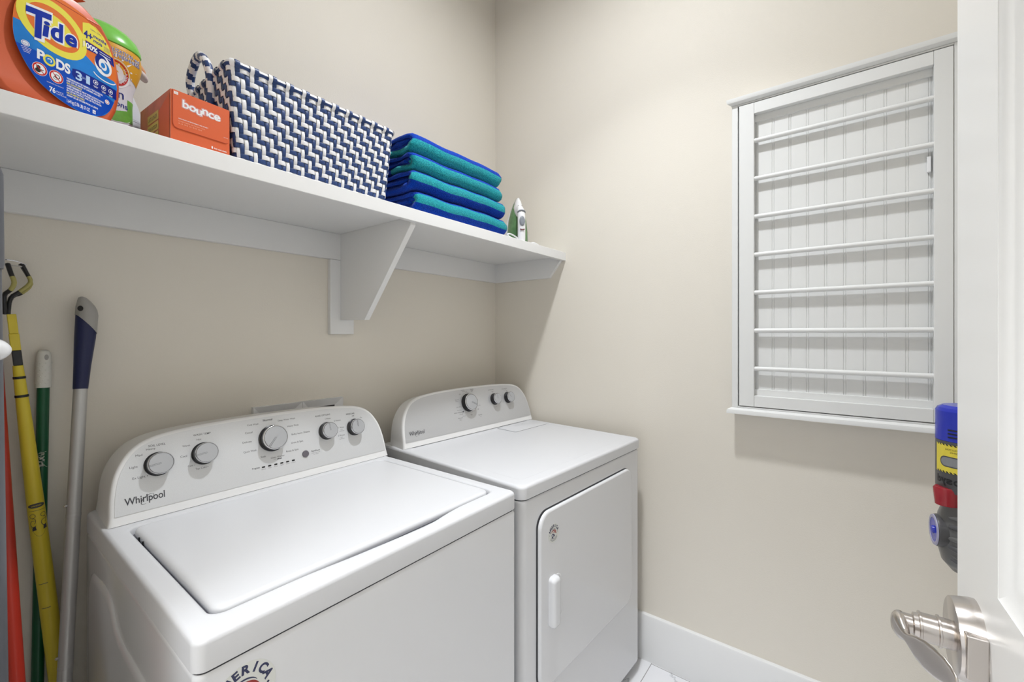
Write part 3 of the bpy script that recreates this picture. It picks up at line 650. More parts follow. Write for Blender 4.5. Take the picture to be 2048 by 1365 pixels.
# ================================================================== WASHER OUTLET BOX
t = thing('laundry_outlet_box', 'white plastic laundry outlet box on the wall behind the washing machine', 'outlet box', (-1.024, 0, 1.0))
def bev_frame(x0, x1, z0, z1):
    b = NB(); o_ = [(x0, z0), (x1, z0), (x1, z1), (x0, z1)]; w_ = 0.026
    i_ = [(x0+w_, z0+w_), (x1-w_, z0+w_), (x1-w_, z1-w_), (x0+w_, z1-w_)]
    rings = [[(x, 0.0, z) for x, z in o_], [(x, -0.014, z) for x, z in o_], [(x, -0.003, z) for x, z in i_], [(x, -0.0005, z) for x, z in i_]]
    loft(b, [[Vector(p) for p in r] for r in rings], caps=False); return b
for (x0, x1) in ((-1.1735, -1.0225), (-1.0215, -0.875)):
    loc(obj('bevelled_frame', bev_frame(x0, x1, 0.90, 1.100), 'whiteknob', t, smooth=0), t)
b = NB(); box(b, -1.150, -1.046, -0.0022, -0.0004, 0.92, 1.078); loc(obj('cover_plate', b, 'whiteknob', t, smooth=0), t)
b = NB(); box(b, -0.998, -0.899, -0.0022, -0.0004, 0.92, 1.078); loc(obj('open_recess', b, 'dark', t, smooth=0), t)
b = NB(); cyl(b, (-0.94, -0.004, 1.06), (-0.94, -0.02, 1.062), 0.012, n=14); cyl(b, (-0.955, -0.018, 1.062), (-0.925, -0.018, 1.062), 0.004, n=10); loc(obj('valve_handle', b, 'chrome', t), t)

# ================================================================== ITEMS ON THE SHELF
# ---- detergent pod tub: curved body, bent about a vertical axis
JX, JY, JR = -1.75, -0.09, 0.33
def jmap(u, d, z):   # u arc length on the front, d depth behind the front
    a = u/JR; r = JR - d; return Vector((JX + r*math.sin(a), JY - r*math.cos(a), z))
jg = thing('detergent_tub', 'large orange plastic detergent tub with round yellow and blue label at shelf left end', 'detergent tub', (-1.65, -0.36, Z0))
sil = [(Z0, 0.178), (1.7035, 0.186), (1.712, 0.197), (1.729, 0.2085), (1.7486, 0.218), (1.7755, 0.2245), (1.809, 0.2255), (1.839, 0.2185), (1.869, 0.208), (1.8907, 0.195), (1.9058, 0.175), (1.9148, 0.155), (1.926, 0.13), (1.934, 0.115), (1.938, 0.10)]
UC = 0.125
def jring(z, ur, ins=0.0):
    hw = ur + 0.006 - UC; return [jmap(UC + x, y, z) for x, y in rrect(-hw+ins, hw-ins, 0.0+ins, 0.115-ins, [min(0.016, hw*0.6), min(0.016, hw*0.6), min(0.04, hw*0.6), min(0.04, hw*0.6)], 7)]
b = NB(); inset = {0: 0.012, 1: 0.004, 9: 0.002, 10: 0.006, 11: 0.012, 12: 0.02, 13: 0.03, 14: 0.045}
zz = []
for i, (z, u) in enumerate(sil[:10]): zz.append(jring(z, u, inset.get(i, 0)))
# straight spans subdivided for the curve
b = NB(); loft(b, zz); j_body = loc(obj('tub_body', b, 'orange', jg, smooth=60), jg)
b = NB(); loft(b, [jring(1.889, 0.1935, 0.0015)] + [jring(z, u, inset.get(i+9, 0)) for i, (z, u) in enumerate(sil[9:])]); loc(obj('lid', b, mat('bright_orange_lid_plastic', (0.72, 0.13, 0.05), 0.3), jg, smooth=60), jg)
b = NB(); tube(b, [jmap(u, -0.0008, z) for u, z in smooth_path([(0.02, 1.93, 0), (0.09, 1.926, 0), (0.135, 1.9085, 0), (0.166, 1.893, 0), (0.188, 1.874, 0), (0.203, 1.846, 0)], 6) for _ in (0,)] if False else [jmap(p[0], 0.0005, p[1]) for p in smooth_path([(0.06, 1.886, 0), (0.10, 1.886, 0), (0.14, 1.8855, 0), (0.165, 1.884, 0), (0.184, 1.872, 0), (0.199, 1.850, 0), (0.2065, 1.83, 0)], 6)], 0.0013, n=6)
loc(obj('lid_seam', b, 'bounceedge', jg), jg)
ik = Ink(lambda u, v, h: jmap(u, -h-0.0003, v), slice_u=0.006)
# 0 blue 1 sky 2 yellow 3 orange 4 white 5 navy 6 red 7 black 8 logo blue
outl = [(0.0690, 1.842), (0.0675, 1.820), (0.0685, 1.7983), (0.0747, 1.775), (0.0887, 1.748), (0.1057, 1.7308), (0.1329, 1.7179), (0.1609, 1.7155), (0.1862, 1.7245), (0.2021, 1.7420), (0.2125, 1.7695), (0.2160, 1.8061), (0.2135, 1.832), (0.205, 1.856), (0.190, 1.874), (0.170, 1.884), (0.150, 1.890), (0.12, 1.8925), (0.09, 1.885), (0.076, 1.868)]
P = smooth_path([(x, z, 0) for x, z in outl] + [(outl[0][0], outl[0][1], 0)], 3)[:-1]
ik.poly([(p.x, p.y) for p in P], 3, 0)
low = [(0.0680, 1.824), (0.0685, 1.7983), (0.0747, 1.775), (0.0887, 1.748), (0.1057, 1.7308), (0.1329, 1.7179), (0.1609, 1.7155), (0.1862, 1.7245), (0.2021, 1.7420), (0.2125, 1.7695), (0.2155, 1.799), (0.195, 1.802), (0.178, 1.809), (0.155, 1.822), (0.12, 1.829), (0.09, 1.8235)]
Pl = smooth_path([(x, z, 0) for x, z in low], 3)
ik.poly([(p.x, p.y) for p in Pl], 1, 1)
ik.poly([(0.0705, 1.787), (0.0747, 1.775), (0.0887, 1.748), (0.1057, 1.7308), (0.1329, 1.7179), (0.1609, 1.7155), (0.1862, 1.7245), (0.2021, 1.7420), (0.2100, 1.762), (0.19, 1.768), (0.16, 1.775), (0.12, 1.785)], 0, 2)
ik.text('', 0, 0) if False else None
ik.ell(0.1165, 1.8378, 0.0475, 0.0405, 2, 3, rot=R(-32)); ik.ell(0.1165, 1.8378, 0.0365, 0.0300, 3, 4, rot=R(-32)); ik.ell(0.1185, 1.8365, 0.0265, 0.0200, 2, 5, rot=R(-32))
for bold, mi, ly in ((0.10, 4, 6), (0.035, 8, 8)):
    ik.text('T', 0.0865, 1.8085, wdt=0.0315+bold*0.03, hgt=0.0430, mi=mi, layer=ly, bold=bold, shear=0.22, rot=R(8))
    ik.text('i', 0.1010, 1.8165, wdt=0.0115+bold*0.03, hgt=0.0255, mi=mi, layer=ly, bold=bold, shear=0.2, rot=R(8))
    ik.text('d', 0.1125, 1.8180, wdt=0.0185+bold*0.03, hgt=0.0290, mi=mi, layer=ly, bold=bold, shear=0.2, rot=R(8))
    ik.text('e', 0.1310, 1.8215, wdt=0.0165+bold*0.03, hgt=0.0255, mi=mi, layer=ly, bold=bold, shear=0.2, rot=R(8))
ik.text('P', 0.0948, 1.7755, wdt=0.0095, hgt=0.0145, mi=4, layer=4, bold=0.04)
ik.ell(0.1098, 1.7795, 0.0078, 0.0090, 2, 4); ik.ell(0.1100, 1.7795, 0.0052, 0.0058, 1, 5); ik.ring(0.1100, 1.7795, 0.0024, 0.0026, 0.0014, 4, 6, a0=-60, a1=160)
ik.text('DS', 0.1185, 1.7725, wdt=0.0190, hgt=0.0155, mi=4, layer=5, bold=0.04)
for cx, cz in ((0.0982, 1.7588), (0.1188, 1.7572)):
    ik.ell(cx, cz, 0.0092, 0.0105, 4, 3); ik.ring(cx, cz, 0.0078, 0.0090, 0.0019, 6, 4)
ik.ell(0.0965, 1.7610, 0.0026, 0.0032, 7, 4); ik.ell(0.0960, 1.7560, 0.0034, 0.0034, 7, 4); ik.rect(0.0985, 1.7595-1.6565+0.0, 1.7577, 1.7590, 7, 4) if False else ik.rect(0.0985, 0.1030, 1.7577, 1.7590, 7, 4)
ik.ring(0.1200, 1.7580, 0.0030, 0.0030, 0.0010, 7, 4); ik.ring(0.1175, 1.7545, 0.0025, 0.0018, 0.0007, 7, 4)
for cx, cz in ((0.0982, 1.7588), (0.1188, 1.7572)): ik.poly([(cx-0.0050, cz+0.0066), (cx-0.0058, cz+0.0058), (cx+0.0050, cz-0.0068), (cx+0.0058, cz-0.006)], 6, 5)
ik.ell(0.0816, 1.7908, 0.0050, 0.0045, 4, 3); ik.ring(0.0816, 1.7908, 0.0038, 0.0033, 0.0006, 0, 4); ik.text('PODS', 0.0816, 1.7896, wdt=0.0052, mi=0, layer=4, align='C')
for k in range(4): ik.rect(0.0765+0.001*k, 0.0885-0.0006*k, 1.7842-0.0024*k, 1.7848-0.0024*k, 4, 3)
ik.text('76', 0.1098, 1.7292, wdt=0.0080, hgt=0.0080, mi=4, layer=3, bold=0.03); ik.text('PACS', 0.1190, 1.7318, wdt=0.009, mi=4, layer=3); ik.text('CAPSULES', 0.1190, 1.7285, wdt=0.013, mi=4, layer=3)
ik.text('TIDEPODS DETERGENT', 0.1065, 1.7425, wdt=0.022, mi=4, layer=3)
ik.text('1.64 kg (3.56 LB) 57 OZ', 0.1329, 1.7228, wdt=0.034, hgt=0.0056, mi=4, layer=3, bold=0.02)
ik.rect(0.1715, 0.1765, 1.7228, 1.7292, 4, 3); ik.text('HE', 0.1740, 1.7240, wdt=0.004, hgt=0.003, mi=0, layer=4, align='C')
ik.ell(0.1970, 1.7560, 0.0042, 0.0042, 4, 3); ik.ring(0.1970, 1.7560, 0.0026, 0.0026, 0.0008, 6, 4)
texts = ['WARNING: MAY BE HARMFUL IF PUT IN MOUTH', 'KEEP OUT OF REACH OF CHILDREN AND PETS', 'READ CAUTION ON BACK', 'AVERTISSEMENT: PEUT ETRE NOCIF SI AVALE', 'GARDER HORS DE LA PORTEE DES ENFANTS', 'EN CAS DE CONTACT AVEC LES YEUX RINCER', 'LIRE LES MISES EN GARDE', 'AVANT DE LES UTILISER POUR LA LESSIVE']
for k, s in enumerate(texts): ik.text(s, 0.1325, 1.7622-0.0041*k, wdt=(0.056, 0.052, 0.022, 0.058, 0.052, 0.054, 0.026, 0.048)[k], hgt=0.0027, mi=2 if k in (2, 6) else 4, layer=3, bold=0.03)
ik.poly([(0.1405, 1.7845), (0.1500, 1.7875), (0.2150, 1.7870), (0.2150, 1.7690), (0.1460, 1.7660), (0.1400, 1.7740)], 5, 3)
ik.text('3', 0.1452, 1.7695, wdt=0.0095, hgt=0.0140, mi=9, layer=4, bold=0.03); ik.text('in', 0.1556, 1.7755, wdt=0.004, mi=9, layer=4); ik.text('1', 0.1610, 1.7710, wdt=0.0060, hgt=0.0135, mi=9, layer=4, bold=0.03)
for cx, cz in ((0.1765, 1.7805), (0.1905, 1.7785), (0.2035, 1.7785)): ik.ring(cx, cz, 0.0038, 0.0038, 0.0008, 4, 4); ik.ell(cx, cz, 0.0018, 0.0018, 4, 4, n=10); ik.rect(cx-0.004, cx+0.004, cz-0.0075, cz-0.0068, 4, 4); ik.rect(cx-0.003, cx+0.003, cz-0.0092, cz-0.0085, 4, 4)
ik.poly([(0.1557, 1.8748), (0.1557, 1.8470), (0.2070, 1.8450), (0.2000, 1.8600), (0.1900, 1.8720), (0.1763, 1.8800), (0.1650, 1.8800)], 2, 3)
ik.text('4+', 0.1572, 1.8515, wdt=0.0140, hgt=0.0130, mi=5, layer=4, bold=0.03); ik.text('months', 0.1728, 1.8600, wdt=0.0225, hgt=0.0058, mi=5, layer=4, bold=0.03); ik.text('mois', 0.1728, 1.8520, wdt=0.0150, hgt=0.0058, mi=5, layer=4, bold=0.03); ik.text('Lasts / Dure', 0.168, 1.8705, wdt=0.018, mi=5, layer=4)
for k in range(4): ik.rect(0.1905, 0.2040-0.001*k, 1.8548-0.0022*k, 1.8554-0.0022*k, 5, 4)
ik.poly([(0.1557, 1.8462), (0.1557, 1.8310), (0.1760, 1.8325), (0.2110, 1.8290), (0.2080, 1.8440)], 5, 3); ik.text('100%', 0.1568, 1.8345, wdt=0.0230, hgt=0.0086, mi=4, layer=4, bold=0.03)
for k in range(2): ik.rect(0.183, 0.203, 1.8405-0.004*k, 1.8415-0.004*k, 4, 4)
ik.ell(0.1900, 1.8190, 0.0155, 0.0180, 4, 5); ik.ring(0.1885, 1.8215, 0.0100, 0.0120, 0.0070, 5, 6, a0=40, a1=250, taper=0.2); ik.ring(0.1915, 1.8170, 0.0070, 0.0085, 0.0055, 1, 7, a0=-160, a1=90, taper=0.2); ik.ell(0.1890, 1.8190, 0.0038, 0.0045, 1, 7)
ik.ring(0.193, 1.800, 0.020, 0.008, 0.002, 4, 5, a0=190, a1=350)
M['labelpale'] = mat('label_pale_blue_ink', (0.45, 0.62, 0.85), 0.4); M['logoblue'] = mat('logo_deep_blue', (0.0, 0.025, 0.34), 0.45, spec=0.2)
loc(ik.done('front_label', ['labelblue', 'labelsky', 'labelyellow', 'orange2', 'labelwhite', 'labelnavy', 'labelred', 'black', 'logoblue', 'labelpale'], jg), jg)

# ---- scent booster bottle with lime cap
sb = thing('scent_booster_bottle', 'white and green scent booster bottle with lime green cap, standing behind the orange tub', 'bottle', (-1.5470, -0.215, Z0))
bw = [(0, 0.044), (0.004, 0.048), (0.05, 0.0495), (0.075, 0.0485), (0.105, 0.0480), (0.135, 0.0500), (0.155, 0.0555), (0.172, 0.0605), (0.188, 0.0635), (0.205, 0.0625), (0.214, 0.060)]; BS = 1.06
def sring(h, a, dz=0.0, dep=0.62): return [Vector((a*math.cos(2*math.pi*k/40), a*dep*math.sin(2*math.pi*k/40), h)) for k in range(40)]
b = NB(); loft(b, [sring(h, a) for h, a in bw]); o_ = obj('bottle_body', b, 'bottlewhite', sb, smooth=70)
b = NB(); loft(b, [sring(h, a) for h, a in ((0.212, 0.0615), (0.2145, 0.0635), (0.222, 0.0625), (0.236, 0.056), (0.248, 0.043), (0.256, 0.026), (0.259, 0.008))]); obj('bottle_cap', b, 'lime', sb, smooth=70)
sb.scale = (1, 1, 1.06)
def swid(h):
    for i in range(len(bw)-1):
        if bw[i][0] <= h <= bw[i+1][0]:
            f = (h-bw[i][0])/(bw[i+1][0]-bw[i][0]); return bw[i][1]*(1-f)+bw[i+1][1]*f
    return bw[-1][1]
def smap(u, v, h):   # u arc param as x on the front
    a = swid(max(0, min(0.2139, v))); x = max(-0.999*a, min(0.999*a, u)); t_ = math.acos(x/a); k = 1 + (h+0.0004)/a
    return Vector((a*k*math.cos(t_), -a*k*0.62*math.sin(t_), v))
ik = Ink(smap, slice_u=0.004)
def grid(ik, x0, x1, y0, y1, mi, layer, cond=None, nx=40, ny=30):
    b2 = bmesh.new(); vs = [[b2.verts.new((x0+(x1-x0)*i/nx, y0+(y1-y0)*j/ny, 0)) for i in range(nx+1)] for j in range(ny+1)]
    for j in range(ny):
        for i in range(nx):
            x, y = x0+(x1-x0)*(i+.5)/nx, y0+(y1-y0)*(j+.5)/ny
            if cond is None or cond(x, y): b2.faces.new((vs[j][i], vs[j][i+1], vs[j+1][i+1], vs[j+1][i]))
    ik._add(b2, mi, layer)
ik2 = Ink(smap)
grid(ik2, -0.0625, 0.0625, 0.135, 0.2125, 0, 0, lambda x, y: abs(x) < swid(y)*0.985 and y > 0.150 + 0.010*math.sin(x*60), 150, 90)
grid(ik2, -0.05, 0.05, 0.002, 0.028, 1, 0, lambda x, y: abs(x) < swid(y)*0.985 and y < 0.018+0.003*math.sin(x*180)+0.002*math.sin(x*900), 150, 50)
grid(ik2, -0.05, 0.05, 0.058, 0.120, 2, 0, lambda x, y: abs(x) < swid(y)*0.985 and (y < 0.082+0.4*(x-0.01) or (y < 0.115 and x > 0.036)) and y > 0.060+0.25*x, 150, 100)
ik2.h = 0.00035
ik2.ell(0.015, 0.157, 0.024, 0.026, 3, 1)
ik2.ell(0.015, 0.157, 0.0205, 0.0225, 4, 2); ik2.ell(0.015, 0.157, 0.0125, 0.0145, 3, 3)
ik2.arc_text('ARM & HAMMER', 0.015, 0.157, 0.0148, 0.0046, 45, 20, 3, 3, 0.0)
for k in range(7):
    a = R(-20+22*k); c, s_ = math.cos(a), math.sin(a)
    ik2.poly([(0.015+c*0.026-s_*0.0015, 0.157+s_*0.028+c*0.0015), (0.015+c*0.026+s_*0.0015, 0.157+s_*0.028-c*0.0015), (0.015+c*0.040, 0.157+s_*0.042)], 3, 1)
ik2.rect(-0.03, 0.054, 0.1925, 0.2035, 3, 1, 0.001) if False else None
for s, y in (('ODOR NEUTRALIZATION and', 0.1955), ('LONG LASTING FRESHNESS', 0.1865)):
    for bold, mi, ly in ((0.055, 3, 1), (0.0, 5, 2)): ik2.text(s, 0.055, y, wdt=0.098, hgt=0.0068, mi=mi, layer=ly, bold=bold, align='R')
ik2.text('Clean', 0.029, 0.112, wdt=0.056, hgt=0.017, mi=5, layer=1, align='R'); ik2.text('Scentsations', 0.036, 0.095, wdt=0.075, hgt=0.011, mi=5, layer=1, align='R')
ik2.ell(0.022, 0.020, 0.0055, 0.0022, 4, 1); ik2.ring(0.01, 0.075, 0.03, 0.012, 0.001, 3, 1, a0=180, a1=350)
ik2.done('front_label', ['labelgold', 'grass', 'labelgreen', 'labelwhite', 'labelred', 'labelnavy'], sb)
ik.bm.free()

# ---- white bottle with peach spout behind it
wb = thing('white_detergent_bottle', 'white ribbed bottle with a peach orange lid at the wall, behind the green capped bottle', 'bottle', (-1.497, -0.095, Z0))
b = NB(); loft(b, [sring(h, a, dep=0.7) for h, a in ((0, 0.040), (0.004, 0.044), (0.09, 0.045), (0.13, 0.042), (0.165, 0.034), (0.19, 0.024), (0.20, 0.020), (0.212, 0.020))]); obj('bottle_body', b, 'bottlewhite', wb, smooth=70)
b = NB()
for k in range(9): tube(b, [p*1.006 + Vector((0, 0, 0)) for p in sring(0.03+0.012*k, 0.0452, dep=0.7)], 0.0006, n=5, closed=True)
obj('body_ribs', b, 'bottlewhite', wb)
b = NB(); pth = smooth_path([(-0.02, -0.01, 0.278), (0.008, -0.012, 0.274), (0.030, -0.014, 0.258), (0.041, -0.016, 0.243)], 6)
tube(b, pth, [0.016, 0.017, 0.0175, 0.018, 0.018, 0.018, 0.018, 0.0185, 0.0185, 0.019, 0.019, 0.019, 0.0185, 0.018, 0.017, 0.016, 0.014, 0.011, 0.006][:len(pth)], n=16, flat=0.5); obj('tilted_lid', b, 'peach', wb, smooth=70)
b = NB(); tube(b, [(p[0]+0.004, p[1]-0.004, p[2]-0.013) for p in pth], [0.014]*(len(pth)-4)+[0.013, 0.011, 0.009, 0.005], n=16, flat=0.55); obj('lid_underside', b, 'pinkwhite', wb, smooth=70)
b = NB(); lathe(b, [(0.021, 0.200), (0.024, 0.205), (0.024, 0.245), (0.018, 0.255)], (0, 0, 0), (0,0,1), 28); obj('neck_collar', b, 'pinkwhite', wb)
b = NB(); box(b, 0.028, 0.046, -0.0285, -0.0265, 0.0, 0.05); obj('dark_label_edge', b, 'black', wb, smooth=0)

# ---- dryer sheet carton
bx = thing('dryer_sheet_box', 'orange cardboard dryer sheet box with a white logo, in front of the basket', 'box', (-1.479, -0.402, Z0), R(3.7))
BL, BHh, BDp = 0.1062, 0.1050, 0.165
b = NB(); box(b, 0, BL, 0, BDp, 0, BHh)
for f in b.faces:
    if f.normal.x < -0.5 or abs(f.calc_center_median().x) < 1e-5: f.material_index = 1
obj('carton', b, ['bounce', 'bounceside'], bx, smooth=0, bevel=0.0008, seg=1, recalc=True)
b = NB(); flap = [(0.004, BHh), (0.004, 0.038), (0.007, 0.0325), (0.012, 0.031), (BL-0.008, 0.0315), (BL-0.004, 0.034), (BL-0.002, 0.038), (BL-0.002, BHh)]
prism(b, flap, lambda x, z: (x, -0.0002, z), lambda x, z: (x, -0.0012, z)); obj('front_flap', b, 'bounce', bx, smooth=0, bevel=0.0003, seg=1)
ik = Ink(lambda u, v, h: Vector((u, -0.0012-h, v)))
FL = smooth_path([(0.0038, BHh, 0), (0.0038, 0.060, 0), (0.004, 0.040, 0), (0.0062, 0.0325, 0), (0.012, 0.0305, 0), (0.06, 0.0312, 0), (BL-0.006, 0.0315, 0)], 4)
for i in range(len(FL)-1):
    a, c = FL[i], FL[i+1]; d = (c-a).normalized()*0.00045; ik.poly([(a.x-d.y, a.y+d.x), (a.x+d.y, a.y-d.x), (c.x+d.y, c.y-d.x), (c.x-d.y, c.y+d.x)], 2, 0)
for bold, mi, ly in ((0.075, 0, 1), (0.055, 1, 2), (0.025, 0, 3)):
    xs = 0.020
    for ch, wd, dy in (('b', 0.0105, 0.001), ('o', 0.0115, 0.0), ('u', 0.0100, -0.0025), ('n', 0.0100, 0.0020), ('c', 0.0100, 0.0), ('e', 0.0110, 0.0)):
        ik.text(ch, xs-bold*0.018, 0.0745+dy, wdt=wd+bold*0.036, hgt=0.0155, mi=mi, layer=ly, bold=bold) if bold > 0.08 or True else None
        xs += wd+0.0008
ik.rect(0.0055, 0.0125, BHh-0.0085, BHh-0.003, 0, 1); ik.ring(0.009, BHh-0.0058, 0.0018, 0.0018, 0.0006, 3, 2)
ik.text('CONSTRUIDO EN ENVIRONMENT AND 30% RECY', 0.013, 0.0500, wdt=0.052, hgt=0.0018, mi=0, layer=1, bold=0.02); ik.text('DRYER SHEETS 105 COUNT / 2.0 X', 0.013, 0.0450, wdt=0.046, hgt=0.0018, mi=3, layer=1)
ik.text('6.4 IN X 9.0 IN', 0.013, 0.0405, wdt=0.04, hgt=0.0018, mi=3, layer=1)
ik.text('BOUNCE', BL-0.012, 0.0425, wdt=0.008, mi=0, layer=1); ik.rect(0.071, 0.0735, 0.0115, 0.0165, 0, 1); ik.text('fresh scent sheets', 0.0755, 0.0122, wdt=0.024, hgt=0.0030, mi=0, layer=1, bold=0.02)
ik.done('front_print', ['labelwhite', 'labelred', 'bounceedge', mat('pale_orange_ink', (0.85, 0.5, 0.35), 0.5)], bx)
ik = Ink(lambda u, v, h: Vector((-0.0004-h, BDp-u, v)))
for k, s in enumerate(('LASTS LONGER', 'FRESH OUTDOOR', 'ALL PETS')):
    ik.rect(0.045, 0.105, 0.062-0.021*k, 0.080-0.021*k, 0, 0); ik.text(s, 0.05, 0.0665-0.021*k, wdt=0.048, hgt=0.008, mi=1, layer=1)
ik.poly([(0.115, 0.002), (0.162, 0.002), (0.162, 0.098), (0.105, 0.075)], 2, 0)
ik.done('side_print', [mat('yellow_side_label', (0.60, 0.47, 0.10), 0.5), 'ink', 'bounce'], bx)

# ---- woven basket
bk = thing('woven_basket', 'navy and white zigzag woven storage basket with loop handle on the shelf', 'basket', (-1.165, -0.27, Z0))
BWb, BWt, BDb, BDt, BHg = 0.388, 0.424, 0.246, 0.270, 0.2025
def bpt(side, s, z, out=0.0):
    """side 0 front, 1 right, 2 back, 3 left ; s in 0..1 along, z height"""
    f = z/BHg; w_ = (BWb + (BWt-BWb)*f)/2; d_ = (BDb + (BDt-BDb)*f)/2; rc = 0.012
    if side == 0: x, y, n_ = -w_ + 2*w_*s, -d_, (0, -1)
    elif side == 1: x, y, n_ = w_, -d_ + 2*d_*s, (1, 0)
    elif side == 2: x, y, n_ = w_ - 2*w_*s, d_, (0, 1)
    else: x, y, n_ = -w_, d_ - 2*d_*s, (-1, 0)
    # soften the corners
    cxn = max(-w_+rc, min(w_-rc, x)); cyn = max(-d_+rc, min(d_-rc, y)); dv = Vector((x-cxn, y-cyn, 0))
    if dv.length > 1e-6 and abs(x-cxn) > 1e-6 and abs(y-cyn) > 1e-6: dv = dv.normalized()*rc; x, y = cxn+dv.x, cyn+dv.y; n_ = (dv.x/rc, dv.y/rc)
    return Vector((x + n_[0]*out, y + n_[1]*out, z))
def ring_pt(s, z, out):   # s measured in cells round the rim
    ncf, ncs = NCF, NCS; tot = 2*(ncf+ncs); s = s % tot
    for side, n_ in ((0, ncf), (1, ncs), (2, ncf), (3, ncs)):
        if s <= n_: return bpt(side, s/n_, z, out)
        s -= n_
NCF, NCS, NR = 44, 28, 19
ch_ = BHg/NR
b = NB()
def strip(P4, mi, nseg=4):
    """P4(a,b): a along 0..1, b across 0..1 -> Vector (already bowed)"""
    vs = [[b.verts.new(P4(i/nseg, j)) for j in (0.0, 0.12, 0.5, 0.88, 1.0)] for i in range(nseg+1)]
    for i in range(nseg):
        for j in range(4): b.faces.new((vs[i][j], vs[i+1][j], vs[i+1][j+1], vs[i][j+1])).material_index = mi
def bow(a, c): return 0.0008 + 0.0022*math.sin(math.pi*min(1, max(0, a)))**0.5 - (0.0007 if c in (0.0, 1.0) else 0)
tot = 2*(NCF+NCS)
for i in range(tot):
    for j in range(NR):
        if (i - j) % 4 == 3:      # vertical strap floats over two rows j, j+1
            z0, z1 = j*ch_, min(NR, j+2)*ch_
            strip(lambda a, c: ring_pt(i + 0.04 + 0.92*c, z0 + (z1-z0)*a, bow(a, c)), i % 2)
        if (i - j) % 4 == 0:      # horizontal strap floats over two columns
            za, zb = j*ch_ + ch_*0.03, (j+1)*ch_ - ch_*0.03
            strip(lambda a, c: ring_pt(i + 2*a - 0.0, za + (zb-za)*c, bow(a, c)), j % 2)
for i in (tot,):
    pass
obj('woven_side', b, ['whitestrap', 'navystrap'], bk, smooth=50, recalc=True)
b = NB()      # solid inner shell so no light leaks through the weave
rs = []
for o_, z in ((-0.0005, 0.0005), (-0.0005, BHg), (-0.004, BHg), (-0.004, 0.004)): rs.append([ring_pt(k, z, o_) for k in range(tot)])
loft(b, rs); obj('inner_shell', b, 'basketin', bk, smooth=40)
b = NB()      # rim: padded border with wrapped straps
def rimp(s, a): return ring_pt(s, BHg + 0.0045 + 0.0065*math.sin(a), 0.0008 + 0.0045*math.cos(a))
for i in range(tot):
    for q in range(2):
        s0, s1 = i+q*0.5, i+q*0.5+0.5
        vs = [[b.verts.new(rimp(s, 2*math.pi*k/10)) for k in range(10)] for s in (s0, s1)]
        for k in range(10): b.faces.new((vs[0][k], vs[1][k], vs[1][(k+1) % 10], vs[0][(k+1) % 10])).material_index = 0 if math.sin(2*math.pi*(k+.5)/10) > 0.2 else 1
obj('rim', b, ['whitestrap', 'navystrap'], bk, smooth=50)
b = NB()
for i in range(0, tot, 4):
    for q, mi in ((0, 0), (1, 1)):
        s0 = i + q
        def wrap(a, c, s0=s0):
            t_ = -0.45*math.pi + a*1.35*math.pi; p = ring_pt(s0 + 0.06 + 0.88*c, BHg + 0.0045 + 0.0085*math.sin(t_), 0.0012 + 0.0065*math.cos(t_)); return p
        strip(wrap, mi, 8)
obj('rim_wrap', b, ['whitestrap', 'navystrap'], bk, smooth=50)
for sd in (-1, 1):      # rope loop handles, one at each end
    b = NB(); xx = sd*(BWt/2+0.004)
    pth = smooth_path([(xx, 0.072, BHg-0.085), (xx, 0.080, BHg-0.01), (xx+sd*0.006, 0.075, BHg+0.032), (xx+sd*0.008, 0.035, BHg+0.060), (xx+sd*0.008, 0.0, BHg+0.062), (xx+sd*0.006, -0.035, BHg+0.032), (xx, -0.040, BHg-0.01), (xx, -0.036, BHg-0.085)], 9)
    tube(b, pth, 0.0092, n=12, mifn=lambda i, k: ((i*2 + k) // 6) % 2); obj('handle', b, ['whitestrap', 'navystrap'], bk, smooth=50)
cl = thing('blue_cloth', 'bright blue cloth showing just above the rim inside the woven basket', 'cloth', (-1.22, -0.25, Z0+0.02))
b = NB(); bmesh.ops.create_icosphere(b, subdivisions=4, radius=1)
for v in b.verts:
    d = v.co.copy(); k = 1 + 0.12*math.sin(5*d.x+1)*math.cos(4*d.y) + 0.08*math.sin(9*d.y+2); v.co = Vector((d.x*0.13*k, d.y*0.085*k, 0.095 + d.z*0.094*k))
cc = obj('folded_cloth', b, 'bluecloth', cl, smooth=180)

